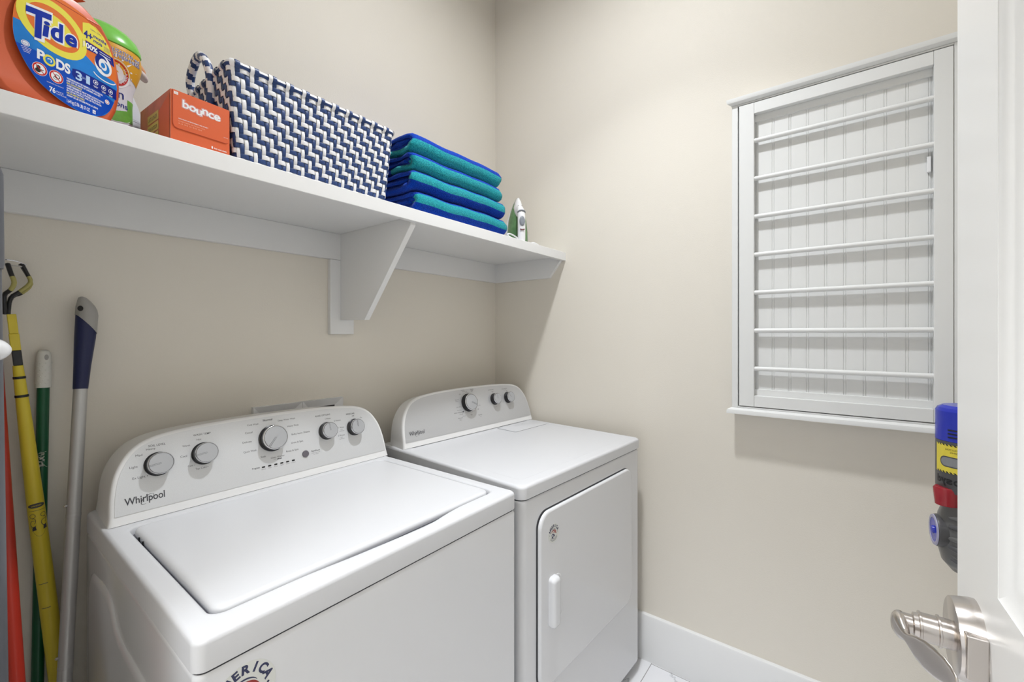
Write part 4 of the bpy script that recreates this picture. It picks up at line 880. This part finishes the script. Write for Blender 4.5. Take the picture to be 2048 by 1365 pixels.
# ---- folded towels
def towel(idx, zb, h, x0, x1, yf, prof, seed, label):
    """prof: (low, high) fraction of the front where the teal band lies"""
    rnd = random.Random(seed); t = thing('folded_towel', label, 'towel', ((x0+x1)/2, yf+0.15, zb), 0, 'stack of folded towels on the shelf')
    L = 0.30
    def layer(z0, z1, yf_, yb, xa, xb, th, teal, name):
        # U shaped sheet: bottom back -> front fold -> top back, with thickness
        hgt = z1-z0; r = hgt/2; path = []
        for k in range(7): path.append((yb + (yf_ + r*0.8 - yb)*k/6, z0))
        for k in range(1, 12): a = -90 - 180*k/12; path.append((yf_ + r*0.8 + r*0.8*math.cos(R(a)), z0 + r + r*math.sin(R(a))))
        for k in range(7): path.append((yf_ + r*0.8 + (yb - yf_ - r*0.8)*k/6, z1))
        n = len(path); b = NB(); NX = 34; grid_o, grid_i = [], []
        ph = 1.3
        for i in range(NX+1):
            f = i/NX; ro, ri = [], []
            for k, (y, z) in enumerate(path):
                g = k/(n-1); x = xa + (xb-xa)*f
                wob = 0.0022*math.sin(x*21+ph) + 0.0016*math.sin(x*47+ph*2+y*18); endr = (1 - math.sqrt(max(0, 1-(1-min(1, min(f, 1-f)/0.05))**2)))*0.35
                zc = (z0+z1)/2; zz_ = zc + (z-zc)*(1-endr*0.5) + wob; yy = y + wob*0.8 + endr*0.012*(1 if y < yf_+0.05 else 0)
                x2 = x + (0.005*math.sin(y*55+ph+z*60) + rnd.uniform(-0.001, 0.001))*(1 if f in (0, 1) else 0.2 if (f < 0.06 or f > 0.94) else 0)
                ro.append(Vector((x2, yy, zz_)))
            for k in range(n):
                d = (ro[min(k+1, n-1)] - ro[max(k-1, 0)]); nrm = Vector((0, -d.z, d.y)); nrm = nrm.normalized() if nrm.length > 0 else Vector((0,0,1))
                ri.append(ro[k] + nrm*(-th))
            grid_o.append(ro); grid_i.append(ri)
        VO = [[b.verts.new(p - Vector(t.location)) for p in r_] for r_ in grid_o]; VI = [[b.verts.new(p - Vector(t.location)) for p in r_] for r_ in grid_i]
        def mi_at(i, k):
            if not teal: return 0
            fr = 0.5 - 0.5*math.cos(math.pi*(k-6.5)/12) if 7 <= k < 18 else (-0.08*(7-k) if k < 7 else 2)
            return 1 if teal[0] < fr < teal[1] else 0
        for i in range(NX):
            for k in range(n-1):
                b.faces.new((VO[i][k], VO[i+1][k], VO[i+1][k+1], VO[i][k+1])).material_index = mi_at(i, k)
                b.faces.new((VI[i][k], VI[i][k+1], VI[i+1][k+1], VI[i+1][k])).material_index = 0
            for k in (0, n-1): b.faces.new((VO[i][k], VI[i][k], VI[i+1][k], VO[i+1][k]))
        for i in (0, NX):
            for k in range(n-1): b.faces.new((VO[i][k], VO[i][k+1], VI[i][k+1], VI[i][k])).material_index = mi_at(min(i, NX-1), k)
        return obj(name, b, ['terryblue', 'terryteal'], t, smooth=180)
    th = h*0.20
    layer(zb+0.001, zb+h-0.001, yf, yf+L, x0, x1, th, prof, 'outer_fold')
    layer(zb+0.001+th, zb+h-0.001-th, yf+0.018, yf+L-0.01, x0+0.006+rnd.uniform(-.004, .006), x1-0.004, th, (0.05, 0.5), 'middle_fold')
    layer(zb+0.001+2*th, zb+h-0.001-2*th, yf+0.035, yf+L-0.02, x0+0.001+rnd.uniform(-.004, .004), x1-0.006, h*0.09, None, 'inner_fold')
    return t
towel(0, Z0+0.0005, 0.066, -0.872, -0.430, -0.416, (0.26, 0.74), 3, 'blue folded towel with a teal stripe, lowest of the stack, lying on the shelf')
towel(1, Z0+0.067, 0.063, -0.884, -0.432, -0.414, (0.22, 0.70), 5, 'blue folded towel with a teal stripe, second from the bottom of the stack')
towel(2, Z0+0.1305, 0.055, -0.880, -0.452, -0.408, (-0.30, 0.66), 8, 'blue folded towel with a teal stripe, second from the top of the stack')
towel(3, Z0+0.186, 0.064, -0.876, -0.447, -0.402, (-0.30, 0.44), 11, 'blue folded towel with a teal stripe, topmost of the stack')

# ---- steam iron standing on its heel
ir = thing('steam_iron', 'white and green steam iron standing on its heel beside the towels', 'iron', (-0.142, -0.245, Z0), R(-42))
IH = 0.25
def isec(f, w0, w1, z): pass
prof = [(0.0, 0.050), (0.12, 0.052), (0.3, 0.053), (0.45, 0.049), (0.6, 0.042), (0.75, 0.031), (0.88, 0.017), (0.96, 0.007), (1.0, 0.0015)]
def irings(y0, y1, sc0, sc1, h0=0.0, h1=1.0, hm=IH):
    rs = []
    for f, wv in prof:
        z = f*hm; rs.append([Vector((-wv*sc0, y0, z)), Vector((wv*sc0, y0, z)), Vector((wv*sc1, y1, z)), Vector((-wv*sc1, y1, z))])
    return rs
b = NB(); loft(b, irings(0.0, 0.006, 1.0, 0.98)); obj('soleplate', b, 'sole', ir, smooth=50)
b = NB(); loft(b, irings(-0.012, 0.0, 0.93, 1.01, hm=IH*0.985)); obj('lower_skirt', b, 'whiteknob', ir, smooth=50)
rs = []
for f, wv, dp in ((0.02, 0.046, 0.060), (0.15, 0.047, 0.066), (0.35, 0.046, 0.062), (0.55, 0.041, 0.052), (0.72, 0.031, 0.040), (0.86, 0.018, 0.028), (0.95, 0.007, 0.018)):
    z = f*IH; rs.append([Vector((wv*math.cos(R(a))*(1 if abs(math.cos(R(a))) > 0.01 else 0), -0.011-dp*math.sin(R(a))**0.8 if math.sin(R(a)) > 0 else -0.011, z)) for a in range(0, 181, 15)])
b = NB(); loft(b, rs); obj('water_tank', b, 'irongreen', ir, smooth=60)
b = NB(); rs = []
for f, wv, dp in ((0.60, 0.014, 0.056), (0.68, 0.020, 0.058), (0.78, 0.021, 0.050), (0.88, 0.014, 0.038), (0.955, 0.006, 0.024)):
    z = f*IH; rs.append([Vector((wv*math.cos(R(a)), -0.02-dp*max(0, math.sin(R(a)))**0.7, z)) for a in range(0, 181, 15)])
loft(b, rs); obj('nose_cover', b, 'whiteknob', ir, smooth=60)
b = NB(); hp = smooth_path([(0, -0.060, IH*0.78), (0, -0.085, IH*0.70), (0, -0.104, IH*0.60), (0, -0.110, IH*0.45), (0, -0.110, IH*0.25), (0, -0.108, IH*0.06), (0, -0.106, 0.0)], 5)
tube(b, hp, [0.011+0.006*min(1, k/8) for k in range(len(hp))], n=18, flat=0.95); obj('handle', b, 'whiteknob', ir, smooth=60)
b = NB(); box(b, -0.035, 0.035, -0.112, -0.010, 0.0, 0.016); obj('heel', b, 'whiteknob', ir, bevel=0.005)
b = NB(); lathe(b, [(0.0120, 0.0), (0.0120, 0.004), (0.0100, 0.0060), (0.005, 0.0070)], (0, -0.1235, IH*0.455), (0, -1, 0.05), 28, sc=(1, 1.75)); bmesh.ops.scale(b, vec=(1, 1, 1), verts=b.verts); obj('spray_button', b, 'irongrey', ir, smooth=70)
b = NB(); tube(b, [(0.0155*math.cos(R(a)), -0.108-0.012*math.sin(R(a)), IH*0.625+0.006*math.sin(R(a))) for a in range(-20, 201, 20)], 0.003, n=8); obj('steam_dial', b, 'irongrey', ir, smooth=60)
b = NB(); tube(b, [(-0.009, -0.1275, IH*0.312), (-0.004, -0.1285, IH*0.302), (0.004, -0.1285, IH*0.302), (0.009, -0.1275, IH*0.312)], 0.0025, n=8); obj('thermostat_lamp', b, mat('dark_red_lamp', (0.12, 0.01, 0.01), 0.3), ir)
ik = Ink(lambda u, v, h: Vector((u, -0.0795-h, v))); ik.rect(-0.010, 0.010, IH*0.765, IH*0.778, 0, 0); ik.done('maker_mark', ['ink'], ir)
IW = (Matrix.Translation(Vector(ir.location)) @ Matrix.Rotation(R(-42), 4, 'Z')).inverted()
for nm_, pts_ in (('power_cord', [(-0.232, -0.315, 1.722), (-0.26, -0.345, 1.722), (-0.31, -0.375, 1.722), (-0.375, -0.392, 1.724), (-0.405, -0.398, 1.717), (-0.39, -0.400, 1.708), (-0.33, -0.400, 1.706), (-0.26, -0.398, 1.7055)]),
                  ('cord_loop', [(-0.26, -0.398, 1.7055), (-0.24, -0.396, 1.710), (-0.225, -0.398, 1.7135), (-0.20, -0.399, 1.7110), (-0.185, -0.399, 1.7062), (-0.16, -0.397, 1.7070), (-0.13, -0.398, 1.7056), (-0.10, -0.38, 1.7054), (-0.09, -0.30, 1.7054), (-0.13, -0.20, 1.7054)])):
    b = NB(); tube(b, [IW @ Vector(p) for p in smooth_path(pts_, 8)], 0.0030, n=8); obj(nm_, b, 'whiteknob', ir, smooth=60)

# ================================================================== TOOLS LEANING IN THE LEFT CORNER
SILV_B, SILV_T = (-1.6265, -0.21, 0.0), (-1.5463, -0.030, 1.412)
YEL_B, YEL_T = (-1.5468, -0.050, 0.0), (-1.6606, -0.037, 1.3558)
RED_B, RED_T = (-1.6412, -0.330, 0.0), (-1.6840, -0.014, 1.2818)
def lean(name, label, cat, foot, top): 
    foot, top = Vector(foot), Vector(top); d = (top-foot); 
    z = d.normalized(); x = Vector((1, 0, 0)); x = (x - z*x.dot(z)).normalized(); y = z.cross(x)
    m = Matrix(((x.x, y.x, z.x, foot.x), (x.y, y.y, z.y, foot.y), (x.z, y.z, z.z, foot.z), (0, 0, 0, 1)))
    return thing(name, label, cat, mtx=m), d.length
t, L = lean('extension_pole', 'silver aluminium pole with navy blue grip and grey hooked end, nearest the washer', 'pole', SILV_B, SILV_T)
b = NB(); cyl(b, (0, 0, 0), (0, 0, L-0.20), 0.0122, n=32); obj('lower_tube', b, 'steelrod', t)
for z0, z1, r in ((0.62, 0.625, 0.0126), (0.93, 0.935, 0.0126)):
    b = NB(); lathe(b, [(0.0122, z0-0.001), (r, z0), (r, z1), (0.0122, z1+0.001)], (0,0,0), (0,0,1), 32); obj('tube_joint', b, 'steelrod', t)
    b = NB(); lathe(b, [(0.003, 0), (0.003, 0.003), (0.001, 0.005)], (-0.012, -0.003, z1+0.02), (-1, -0.2, 0), 12); obj('spring_button', b, 'chrome', t)
rs = []
for f, a, c, ox in ((0, 0.0128, 0.0128, 0), (0.02, 0.0132, 0.0132, 0), (0.25, 0.0150, 0.0150, 0.001), (0.55, 0.0185, 0.017, 0.003), (0.8, 0.0195, 0.017, 0.004), (0.86, 0.0185, 0.016, 0.0035), (0.93, 0.0135, 0.014, 0.0), (1.0, 0.006, 0.009, -0.006)):
    z = L-0.215 + 0.215*f; rs.append([Vector((ox + a*math.cos(2*math.pi*k/28), c*math.sin(2*math.pi*k/28), z)) for k in range(28)])
b = NB(); loft(b, rs[:5], caps=True); obj('grip', b, 'navygrip', t, smooth=60)
def gcap(zf):  # grey cap that drops lower on the right hand side
    return zf
rs2 = []
for f, a, c, ox, tilt in ((0.60, 0.0196, 0.0178, 0.0033, 1.0), (0.80, 0.0199, 0.0176, 0.004, 0.45), (0.86, 0.0185, 0.0166, 0.0032, 0.22), (0.905, 0.0160, 0.0152, 0.0014, 0.10), (0.955, 0.0115, 0.0125, -0.002, 0.03), (0.99, 0.0070, 0.009, -0.005, 0), (1.0, 0.003, 0.005, -0.006, 0)):
    zc = L-0.215+0.215*f; rs2.append([Vector((ox + a*math.cos(2*math.pi*k/28), c*math.sin(2*math.pi*k/28), zc + 0.012*tilt + tilt*(0.022*(0.45-math.cos(2*math.pi*k/28))))) for k in range(28)])
b = NB(); loft(b, rs2); obj('grey_end_cap', b, 'greygrip', t, smooth=60)
b = NB(); lathe(b, [(0.0062, 0), (0.0062, 0.003)], (-0.0085, -0.0130, L-0.030), (-0.45, -1, 0), 20, sc=(0.8, 1)); obj('hang_hole', b, 'black', t)

t, L = lean('broom_handle', 'dark green broom handle with off white end cap, between the silver and yellow poles', 'broom', (-1.6304, -0.030, 0.0), (-1.6116, -0.014, 1.2898))
b = NB(); cyl(b, (0, 0, 0), (0, 0, L-0.07), 0.0102, n=28); obj('wooden_shaft', b, 'green', t)
rs = []
for f, a in ((0, 0.0128), (0.03, 0.0133), (0.5, 0.0128), (0.8, 0.0124), (0.93, 0.0105), (1.0, 0.006)): rs.append([Vector((a*math.cos(2*math.pi*k/24), a*math.sin(2*math.pi*k/24), L-0.085+0.085*f)) for k in range(24)])
b = NB(); loft(b, rs)
for zr in range(7):
    for k in range(9):
        a = 2*math.pi*(k+0.5*(zr % 2))/9; lathe(b, [(0.0022, 0), (0.0005, 0.0009)], (0.0128*math.cos(a), 0.0128*math.sin(a), L-0.075+0.0075*zr), (math.cos(a), math.sin(a), 0), 6)
obj('end_cap', b, 'offwhite', t, smooth=60)
b = NB(); lathe(b, [(0.0045, 0), (0.0045, 0.0016)], (0.003, -0.0118, L-0.017), (0, -1, 0), 16, sc=(0.75, 1.4)); obj('hang_hole', b, 'greygrip', t)
b = NB()
for k in range(60):
    a = random.uniform(-2.4, -1.2); z = 1.045+random.uniform(-0.016, 0.016); p = Vector((0.0102*math.cos(a), 0.0102*math.sin(a), z)); q = p*1.0 + Vector((random.uniform(-0.010, 0.006), -random.uniform(0.001, 0.006), random.uniform(-0.004, 0.004))); tube(b, [p, (p+q)/2 + Vector((0, -0.002, 0)), q], 0.0004, n=4)
obj('frayed_fibres', b, 'offwhite', t, smooth=0)

def RY(z): return 0.0138 - max(0, z-0.95)*0.0139 if z > 0.95 else 0.0150 - max(0, z-0.62)*0.0036
t, L = lean('bulb_changing_pole', 'yellow pole with black sprung claw head, leaning left of the green handle', 'pole', YEL_B, YEL_T)
b = NB(); lathe(b, [(0.0155, 0), (0.0150, 0.62), (0.0138, 0.95), (0.0113, 1.13), (0.0086, 1.245), (0.0078, 1.262)], (0,0,0), (0,0,1), 32); obj('pole_shaft', b, 'yellow', t)
b = NB(); box(b, -0.0075, 0.0075, -0.007, 0.007, L-0.066, L-0.030); box(b, -0.0068, 0.0068, -0.006, 0.006, L-0.030, L+0.012); obj('head_socket', b, 'yellow', t, bevel=0.0015)
b = NB(); box(b, -0.0065, 0.0075, -0.006, 0.006, 1.262, L-0.066); obj('black_clip', b, 'black', t, bevel=0.0015)
for z in (L-0.125, L-0.165):
    b = NB(); rz_ = 0.0086 + (1.245-z)*0.0235; lathe(b, [(rz_-0.001, z-0.003), (rz_+0.001, z-0.0025), (rz_+0.001, z+0.0025), (rz_-0.001, z+0.003)], (0,0,0), (0,0,1), 28); obj('rubber_band', b, 'black', t)
ik = Ink(lambda u, v, h: Vector((math.sin(u/0.0140)*(RY(v)+0.0003+h), -math.cos(u/0.0140)*(RY(v)+0.0003+h), v)), slice_u=0.003)
ik.ell(0.0, 0.955, 0.014, 0.0050, 0, 0); ik.text('DANGER', 0.0, 0.9535, wdt=0.016, hgt=0.003, mi=1, layer=1, align='C')
ik.rect(-0.014, 0.014, 0.944, 0.9447, 0, 0)
for cx in (-0.008, 0.009):
    ik.ring(cx, 0.933, 0.0045, 0.0045, 0.0008, 0, 0); ik.ring(cx, 0.916, 0.0048, 0.007, 0.0010, 0, 0, a0=60, a1=320); ik.poly([(cx-0.003, 0.900), (cx+0.004, 0.902), (cx+0.003, 0.911), (cx-0.002, 0.909)], 0, 0); ik.ring(cx+0.001, 0.922, 0.003, 0.006, 0.0008, 0, 0, a0=-90, a1=120)
ik.ring(0, 0.93, 0.0135, 0.043, 0.0004, 0, 0, a0=200, a1=340)
for z in (0.78, 0.725): ik.rect(-0.012, 0.002, z, z+0.0012, 0, 0)
ik.done('warning_print', ['ink', 'yellow'], t)
W2L = t.matrix_world.inverted()
def claw(pts, wd, name='claw_arm'):
    P = smooth_path([W2L @ Vector(p) for p in pts], 3); b = NB(); n = len(P)
    tube(b, P, wd*1.0, n=8, flat=0.75, mifn=lambda i, k: 1 if 0.36 < i/n < 0.66 else 0); obj(name, b, ['black', 'yellowpad'], t, smooth=75)
claw([(-1.666, -0.035, 1.368), (-1.6625, -0.035, 1.402), (-1.650, -0.035, 1.4165), (-1.634, -0.035, 1.438), (-1.6395, -0.035, 1.458), (-1.647, -0.035, 1.478)], 0.0050)
claw([(-1.671, -0.045, 1.368), (-1.6725, -0.055, 1.405), (-1.664, -0.065, 1.418), (-1.6595, -0.07, 1.433), (-1.664, -0.068, 1.452), (-1.668, -0.062, 1.472)], 0.0054)
claw([(-1.674, -0.035, 1.368), (-1.679, -0.035, 1.405), (-1.690, -0.035, 1.418), (-1.699, -0.035, 1.438), (-1.695, -0.035, 1.458), (-1.691, -0.035, 1.476)], 0.0050)
claw([(-1.671, -0.028, 1.368), (-1.660, -0.02, 1.404), (-1.646, -0.018, 1.414), (-1.6315, -0.018, 1.4365), (-1.642, -0.02, 1.466), (-1.648, -0.02, 1.478)], 0.0044)
b = NB(); tube(b, [W2L @ Vector(p) for p in smooth_path([(-1.690, -0.036, 1.476), (-1.672, -0.052, 1.4815), (-1.655, -0.045, 1.481), (-1.640, -0.034, 1.476)], 5)], 0.0013, n=6); tube(b, [W2L @ Vector(p) for p in [(-1.668, -0.06, 1.470), (-1.655, -0.05, 1.4705), (-1.644, -0.035, 1.471)]], 0.0018, n=6); obj('spring_wire', b, 'chrome', t)

t, L = lean('mop_handle', 'red painted pole leaning forward between the grey pole and the yellow pole', 'pole', RED_B, RED_T)
b = NB(); lathe(b, [(0.0118, 0), (0.0118, L-0.01), (0.008, L)], (0,0,0), (0,0,1), 28); obj('pole_shaft', b, 'red', t)

t, L = lean('grey_pole', 'slate grey round topped pole with a white knob at the photo\'s left edge', 'pole', (-1.699, -0.520, 0.012), (-1.7140, -0.5266, 1.560))
b = NB(); lathe(b, [(0.0150, 0), (0.0140, 0.75), (0.0132, L-0.14)], (0,0,0), (0,0,1), 28); obj('lower_tube', b, 'greypole', t)
b = NB(); lathe(b, [(0.0148, L-0.145), (0.0158, L-0.14), (0.0160, L-0.015), (0.0130, L-0.004), (0.006, L)], (0,0,0), (0,0,1), 28); obj('upper_tube', b, 'greypole', t)
b = NB(); lathe(b, [(0.004, 0.0), (0.006, 0.01), (0.012, 0.016), (0.0165, 0.026), (0.0165, 0.034), (0.012, 0.044), (0.004, 0.048)], (-0.0115, -0.006, L-0.256), (0.45, -0.9, 0.0), 28, sc=(1, 0.9)); obj('white_knob', b, 'whiteknob', t, smooth=60)

# ================================================================== DOOR (open, at the right edge) with lever
DA = R(2.56); ed = Vector((math.cos(DA), math.sin(DA), 0)); nd = Vector((-math.sin(DA), math.cos(DA), 0))
edge = Vector((-1.067, -1.5484, 0))
dmx = Matrix(((ed.x, nd.x, 0, edge.x), (ed.y, nd.y, 0, edge.y), (0, 0, 1, 0), (0, 0, 0, 1)))   # local x: towards free edge, y: face normal
DWd = 0.76; DHt = 2.03
dd_ = bpy.data.objects.new('door_1', None); COL.objects.link(dd_); dd_.matrix_world = dmx; dd_['kind'] = 'structure'
b = NB(); st, lr0, lr1 = 0.130, 0.86, 1.098
xL, xR = -DWd, 0.0; tk = 0.035
def slab(x0, x1, z0, z1): box(b, x0, x1, -tk, 0, z0, z1)
slab(-st, 0, 0.01, DHt); slab(-DWd, -DWd+st, 0.01, DHt); slab(-DWd+st, -st, lr0, lr1); slab(-DWd+st, -st, 0.01, 0.22); slab(-DWd+st, -st, DHt-0.12, DHt)
obj('door_frame', b, 'door', dd_, smooth=0, recalc=True)
for (z0, z1) in ((lr1, DHt-0.12), (0.22, lr0)):
    b = NB(); x0, x1 = -DWd+st, -st
    rings = []
    for ins, y in ((0, -0.0005), (0.008, -0.0045), (0.016, -0.0060), (0.022, -0.0095), (0.026, -0.0105), (0.050, -0.0105), (0.085, -0.004), (0.090, -0.0035)):
        rings.append([Vector((x0+ins, y, z0+ins)), Vector((x1-ins, y, z0+ins)), Vector((x1-ins, y, z1-ins)), Vector((x0+ins, y, z1-ins))])
    loft(b, [[Vector((x0, -tk+0.005, z0)), Vector((x1, -tk+0.005, z0)), Vector((x1, -tk+0.005, z1)), Vector((x0, -tk+0.005, z1))]] + rings); obj('door_panel', b, 'door', dd_, smooth=35)
for z in (0.25, 1.0, 1.8):
    b = NB(); cyl(b, (-DWd-0.006, 0.004, z-0.045), (-DWd-0.006, 0.004, z+0.045), 0.006, n=14); obj('door_hinge', b, 'nickel', dd_)
hz = 1.027; hxk = -0.072
b = NB(); lathe(b, [(0.0385, 0), (0.0385, 0.004), (0.0368, 0.012), (0.0356, 0.0175), (0.0345, 0.0182)], (hxk, 0, hz), (0, 1, 0), 56); ros = obj('rosette', b, 'nickel', dd_, smooth=35)
b = NB(); box(b, hxk-0.0385, hxk-0.020, 0.0, 0.0150, hz-0.018, hz+0.022); obj('latch_block', b, 'nickel', ros, bevel=0.0012)
b = NB(); lathe(b, [(0.0135, 0.016), (0.0135, 0.026), (0.0150, 0.0265), (0.0150, 0.028), (0.0132, 0.0285), (0.0132, 0.040), (0.0142, 0.0405), (0.0142, 0.042), (0.0118, 0.0425), (0.0115, 0.046), (0.0088, 0.047), (0.0088, 0.058)], (hxk, 0, hz), (0, 1, 0), 36); hnd = obj('door_handle', b, 'nickel', dd_, smooth=35)
# lever: hub then leaf shaped blade running towards the hinge and curling back
rs = []
for u, s_, a, c in ((0.011, 0.0560, 0.003, 0.002), (0.009, 0.0562, 0.0085, 0.005), (0.004, 0.0565, 0.0118, 0.0070), (-0.003, 0.0565, 0.0122, 0.0075), (-0.011, 0.0560, 0.0105, 0.0060), (-0.019, 0.0548, 0.0066, 0.0042), (-0.0245, 0.0535, 0.0048, 0.0034), (-0.030, 0.0518, 0.0070, 0.0030), (-0.038, 0.0485, 0.0112, 0.0030), (-0.048, 0.0436, 0.0138, 0.0030), (-0.058, 0.0390, 0.0138, 0.0030), (-0.067, 0.0345, 0.0122, 0.0028), (-0.075, 0.0315, 0.0090, 0.0024), (-0.080, 0.0295, 0.0045, 0.0016), (-0.0815, 0.0290, 0.0010, 0.0008)):
    rs.append([Vector((hxk+u, s_ + c*math.cos(2*math.pi*k/20), hz - 0.003 + max(0, -u-0.045)*0.12 + a*math.sin(2*math.pi*k/20))) for k in range(20)])
b = NB(); loft(b, rs); obj('lever', b, 'nickel', hnd, smooth=70)
b = NB(); box(b, -0.0012, 0.0012, -0.030, -0.005, hz-0.028, hz+0.028); obj('latch_plate', b, 'nickel', dd_)

# ================================================================== CORDLESS VACUUM hung on the front wall, seen past the door
vc = thing('cordless_vacuum', 'blue, yellow and grey cordless vacuum hanging beside the door, below the drying rack', 'vacuum cleaner', (-0.335, -1.672, 0.785))
VR = 0.056
def vz(z): return z-0.785
b = NB(); lathe(b, [(VR+0.0006, vz(1.0835)), (VR+0.0006, vz(1.150)), (VR-0.003, vz(1.157)), (VR-0.012, vz(1.1625))], (0,0,0), (0,0,1), 24); cap = obj('filter_cap', b, 'vacblue', vc, smooth=20)
b = NB()
for k in range(3): lathe(b, [(VR+0.001, 0.3070+0.008*k), (VR+0.0016, 0.3074+0.008*k), (VR+0.0016, 0.3098+0.008*k), (VR+0.001, 0.3102+0.008*k)], (0,0,0), (0,0,1), 24)
geo = [f for f in b.faces if f.calc_center_median().x > -0.035]; bmesh.ops.delete(b, geom=geo, context='FACES'); geo = [f for f in b.faces if f.calc_center_median().y > 0.036]; bmesh.ops.delete(b, geom=geo, context='FACES'); obj('vent_slot', b, 'black', cap, smooth=0)
b = NB(); lathe(b, [(VR-0.002, vz(0.968)), (VR, vz(0.975)), (VR, vz(1.083)), (VR-0.004, vz(1.084))], (0,0,0), (0,0,1), 40); bod = obj('motor_body', b, 'vacgrey', vc, smooth=30)
ik = Ink(lambda u, v, h: Vector((-math.cos(u/VR)*(VR+h+0.0004), math.sin(u/VR)*(VR+h+0.0004), vz(v) + 0.0)), slice_u=0.006)
ik.rect(-0.055, 0.075, 1.0125, 1.0765, 0, 0)
for z_, s_ in ((1.0735, 1), (1.0125, 1)):
    u = -0.055
    while u < 0.07: ik.poly([(u, z_), (u+0.004, z_), (u+0.007, z_+0.0032), (u+0.003, z_+0.0032)], 1, 1); u += 0.0075
ik.text('READ ALL INSTRUCTIONS', 0.0, 1.064, wdt=0.05, hgt=0.0035, mi=1, layer=1); ik.text('BEFORE USING', 0.0, 1.058, wdt=0.04, hgt=0.0035, mi=1, layer=1)
for k in range(4): ik.rect(-0.022, -0.016, 1.060-0.011*k, 1.065-0.011*k, 1, 1)
ik.rect(0.012, 0.062, 1.026, 1.050, 2, 2, 0.0118); ik.rect(0.0145, 0.0595, 1.0285, 1.0475, 3, 3, 0.0094)
bod2 = ik.done('warning_label', [mat('safety_yellow_label', (0.72, 0.60, 0.06), 0.45), 'black', 'vacgrey', mat('clear_grey_window', (0.28, 0.29, 0.30), 0.2, metal=0.4)], bod)
ik = Ink(lambda u, v, h: Vector((-math.cos(u/VR)*(VR+h+0.0004), math.sin(u/VR)*(VR+h+0.0004), vz(v))), slice_u=0.006)
for ch, u in (('n', 0.006), ('o', 0.022), ('s', 0.036), ('y', 0.048), ('d', 0.060)): ik.text(ch, -0.001, 0, wdt=0.001) if False else ik.text(ch, u, 0.9885, wdt=0.012, hgt=0.016, mi=0, layer=0, bold=0.03)
ik.done('brand_print', ['black'], bod)
b = NB(); rs = []
for z, r_, ox in ((0.936, 0.010, 0.0), (0.938, 0.0135, 0.0), (0.962, 0.0150, 0.001), (0.974, 0.0155, 0.002), (0.978, 0.0135, 0.002)): rs.append([Vector((-0.028+ox+1.35*r_*math.cos(2*math.pi*k/24)*1.0, 0.040+ r_*1.5*math.sin(2*math.pi*k/24), vz(z))) for k in range(24)])
loft(b, rs); obj('release_catch', b, 'vacred', vc, smooth=40)
b = NB(); lathe(b, [(0.030, 0.0), (0.046, 0.02), (0.054, 0.055), (0.056, 0.09), (0.052, 0.125), (0.042, 0.155), (0.040, 0.185)], (0.0, 0.0, vz(0.785)), (0,0,1), 36); cyc = obj('cyclone_body', b, 'vaciron', vc, smooth=60)
for k, (za, zb, rr_) in enumerate(((0.128, 0.150, 0.006), (0.108, 0.112, 0.0075), (0.082, 0.082, 0.0085), (0.062, 0.046, 0.0085), (0.046, 0.022, 0.008), (0.034, 0.006, 0.007))):
    b = NB(); pth = []
    for i in range(22):
        f = i/21; a = R(136 + 130*f); rad = 0.0535 - 0.010*(f**2)*(1 if zb < 0.06 else 0) - (0.006 if za < 0.05 else 0); pth.append((rad*math.cos(a), rad*math.sin(a), za + (zb-za)*f**1.2))
    tube(b, pth, [rr_*min(1.0, 0.55+i*0.12) for i in range(22)], n=12); obj('cyclone_tube', b, 'vacgrey' if k % 2 else 'vaciron', cyc, smooth=60)
b = NB(); lathe(b, [(0.036, 0.0), (0.0365, 0.030), (0.0350, 0.0345), (0.030, 0.0355)], (-0.004, 0.0235, vz(0.870)), (-0.11, 0.99, 0), 40); hub = obj('motor_housing', b, 'vacgrey', vc, smooth=40)
b = NB(); lathe(b, [(0.0345, 0.0352), (0.0335, 0.0375), (0.0275, 0.0375), (0.0270, 0.036)], (-0.004, 0.0235, vz(0.870)), (-0.11, 0.99, 0), 40); obj('lilac_ring', b, 'vaclilac', hub, smooth=40)
b = NB(); lathe(b, [(0.0271, 0.0365), (0.025, 0.0345), (0.010, 0.0345), (0.008, 0.040), (0.003, 0.0415)], (-0.004, 0.0235, vz(0.870)), (-0.11, 0.99, 0), 40); obj('blue_hub', b, 'vacblue', hub, smooth=40)
b = NB(); box(b, -0.03, 0.03, -0.126, -0.045, vz(1.0), vz(1.14)); obj('wall_dock', b, 'vacgrey', vc, bevel=0.004)
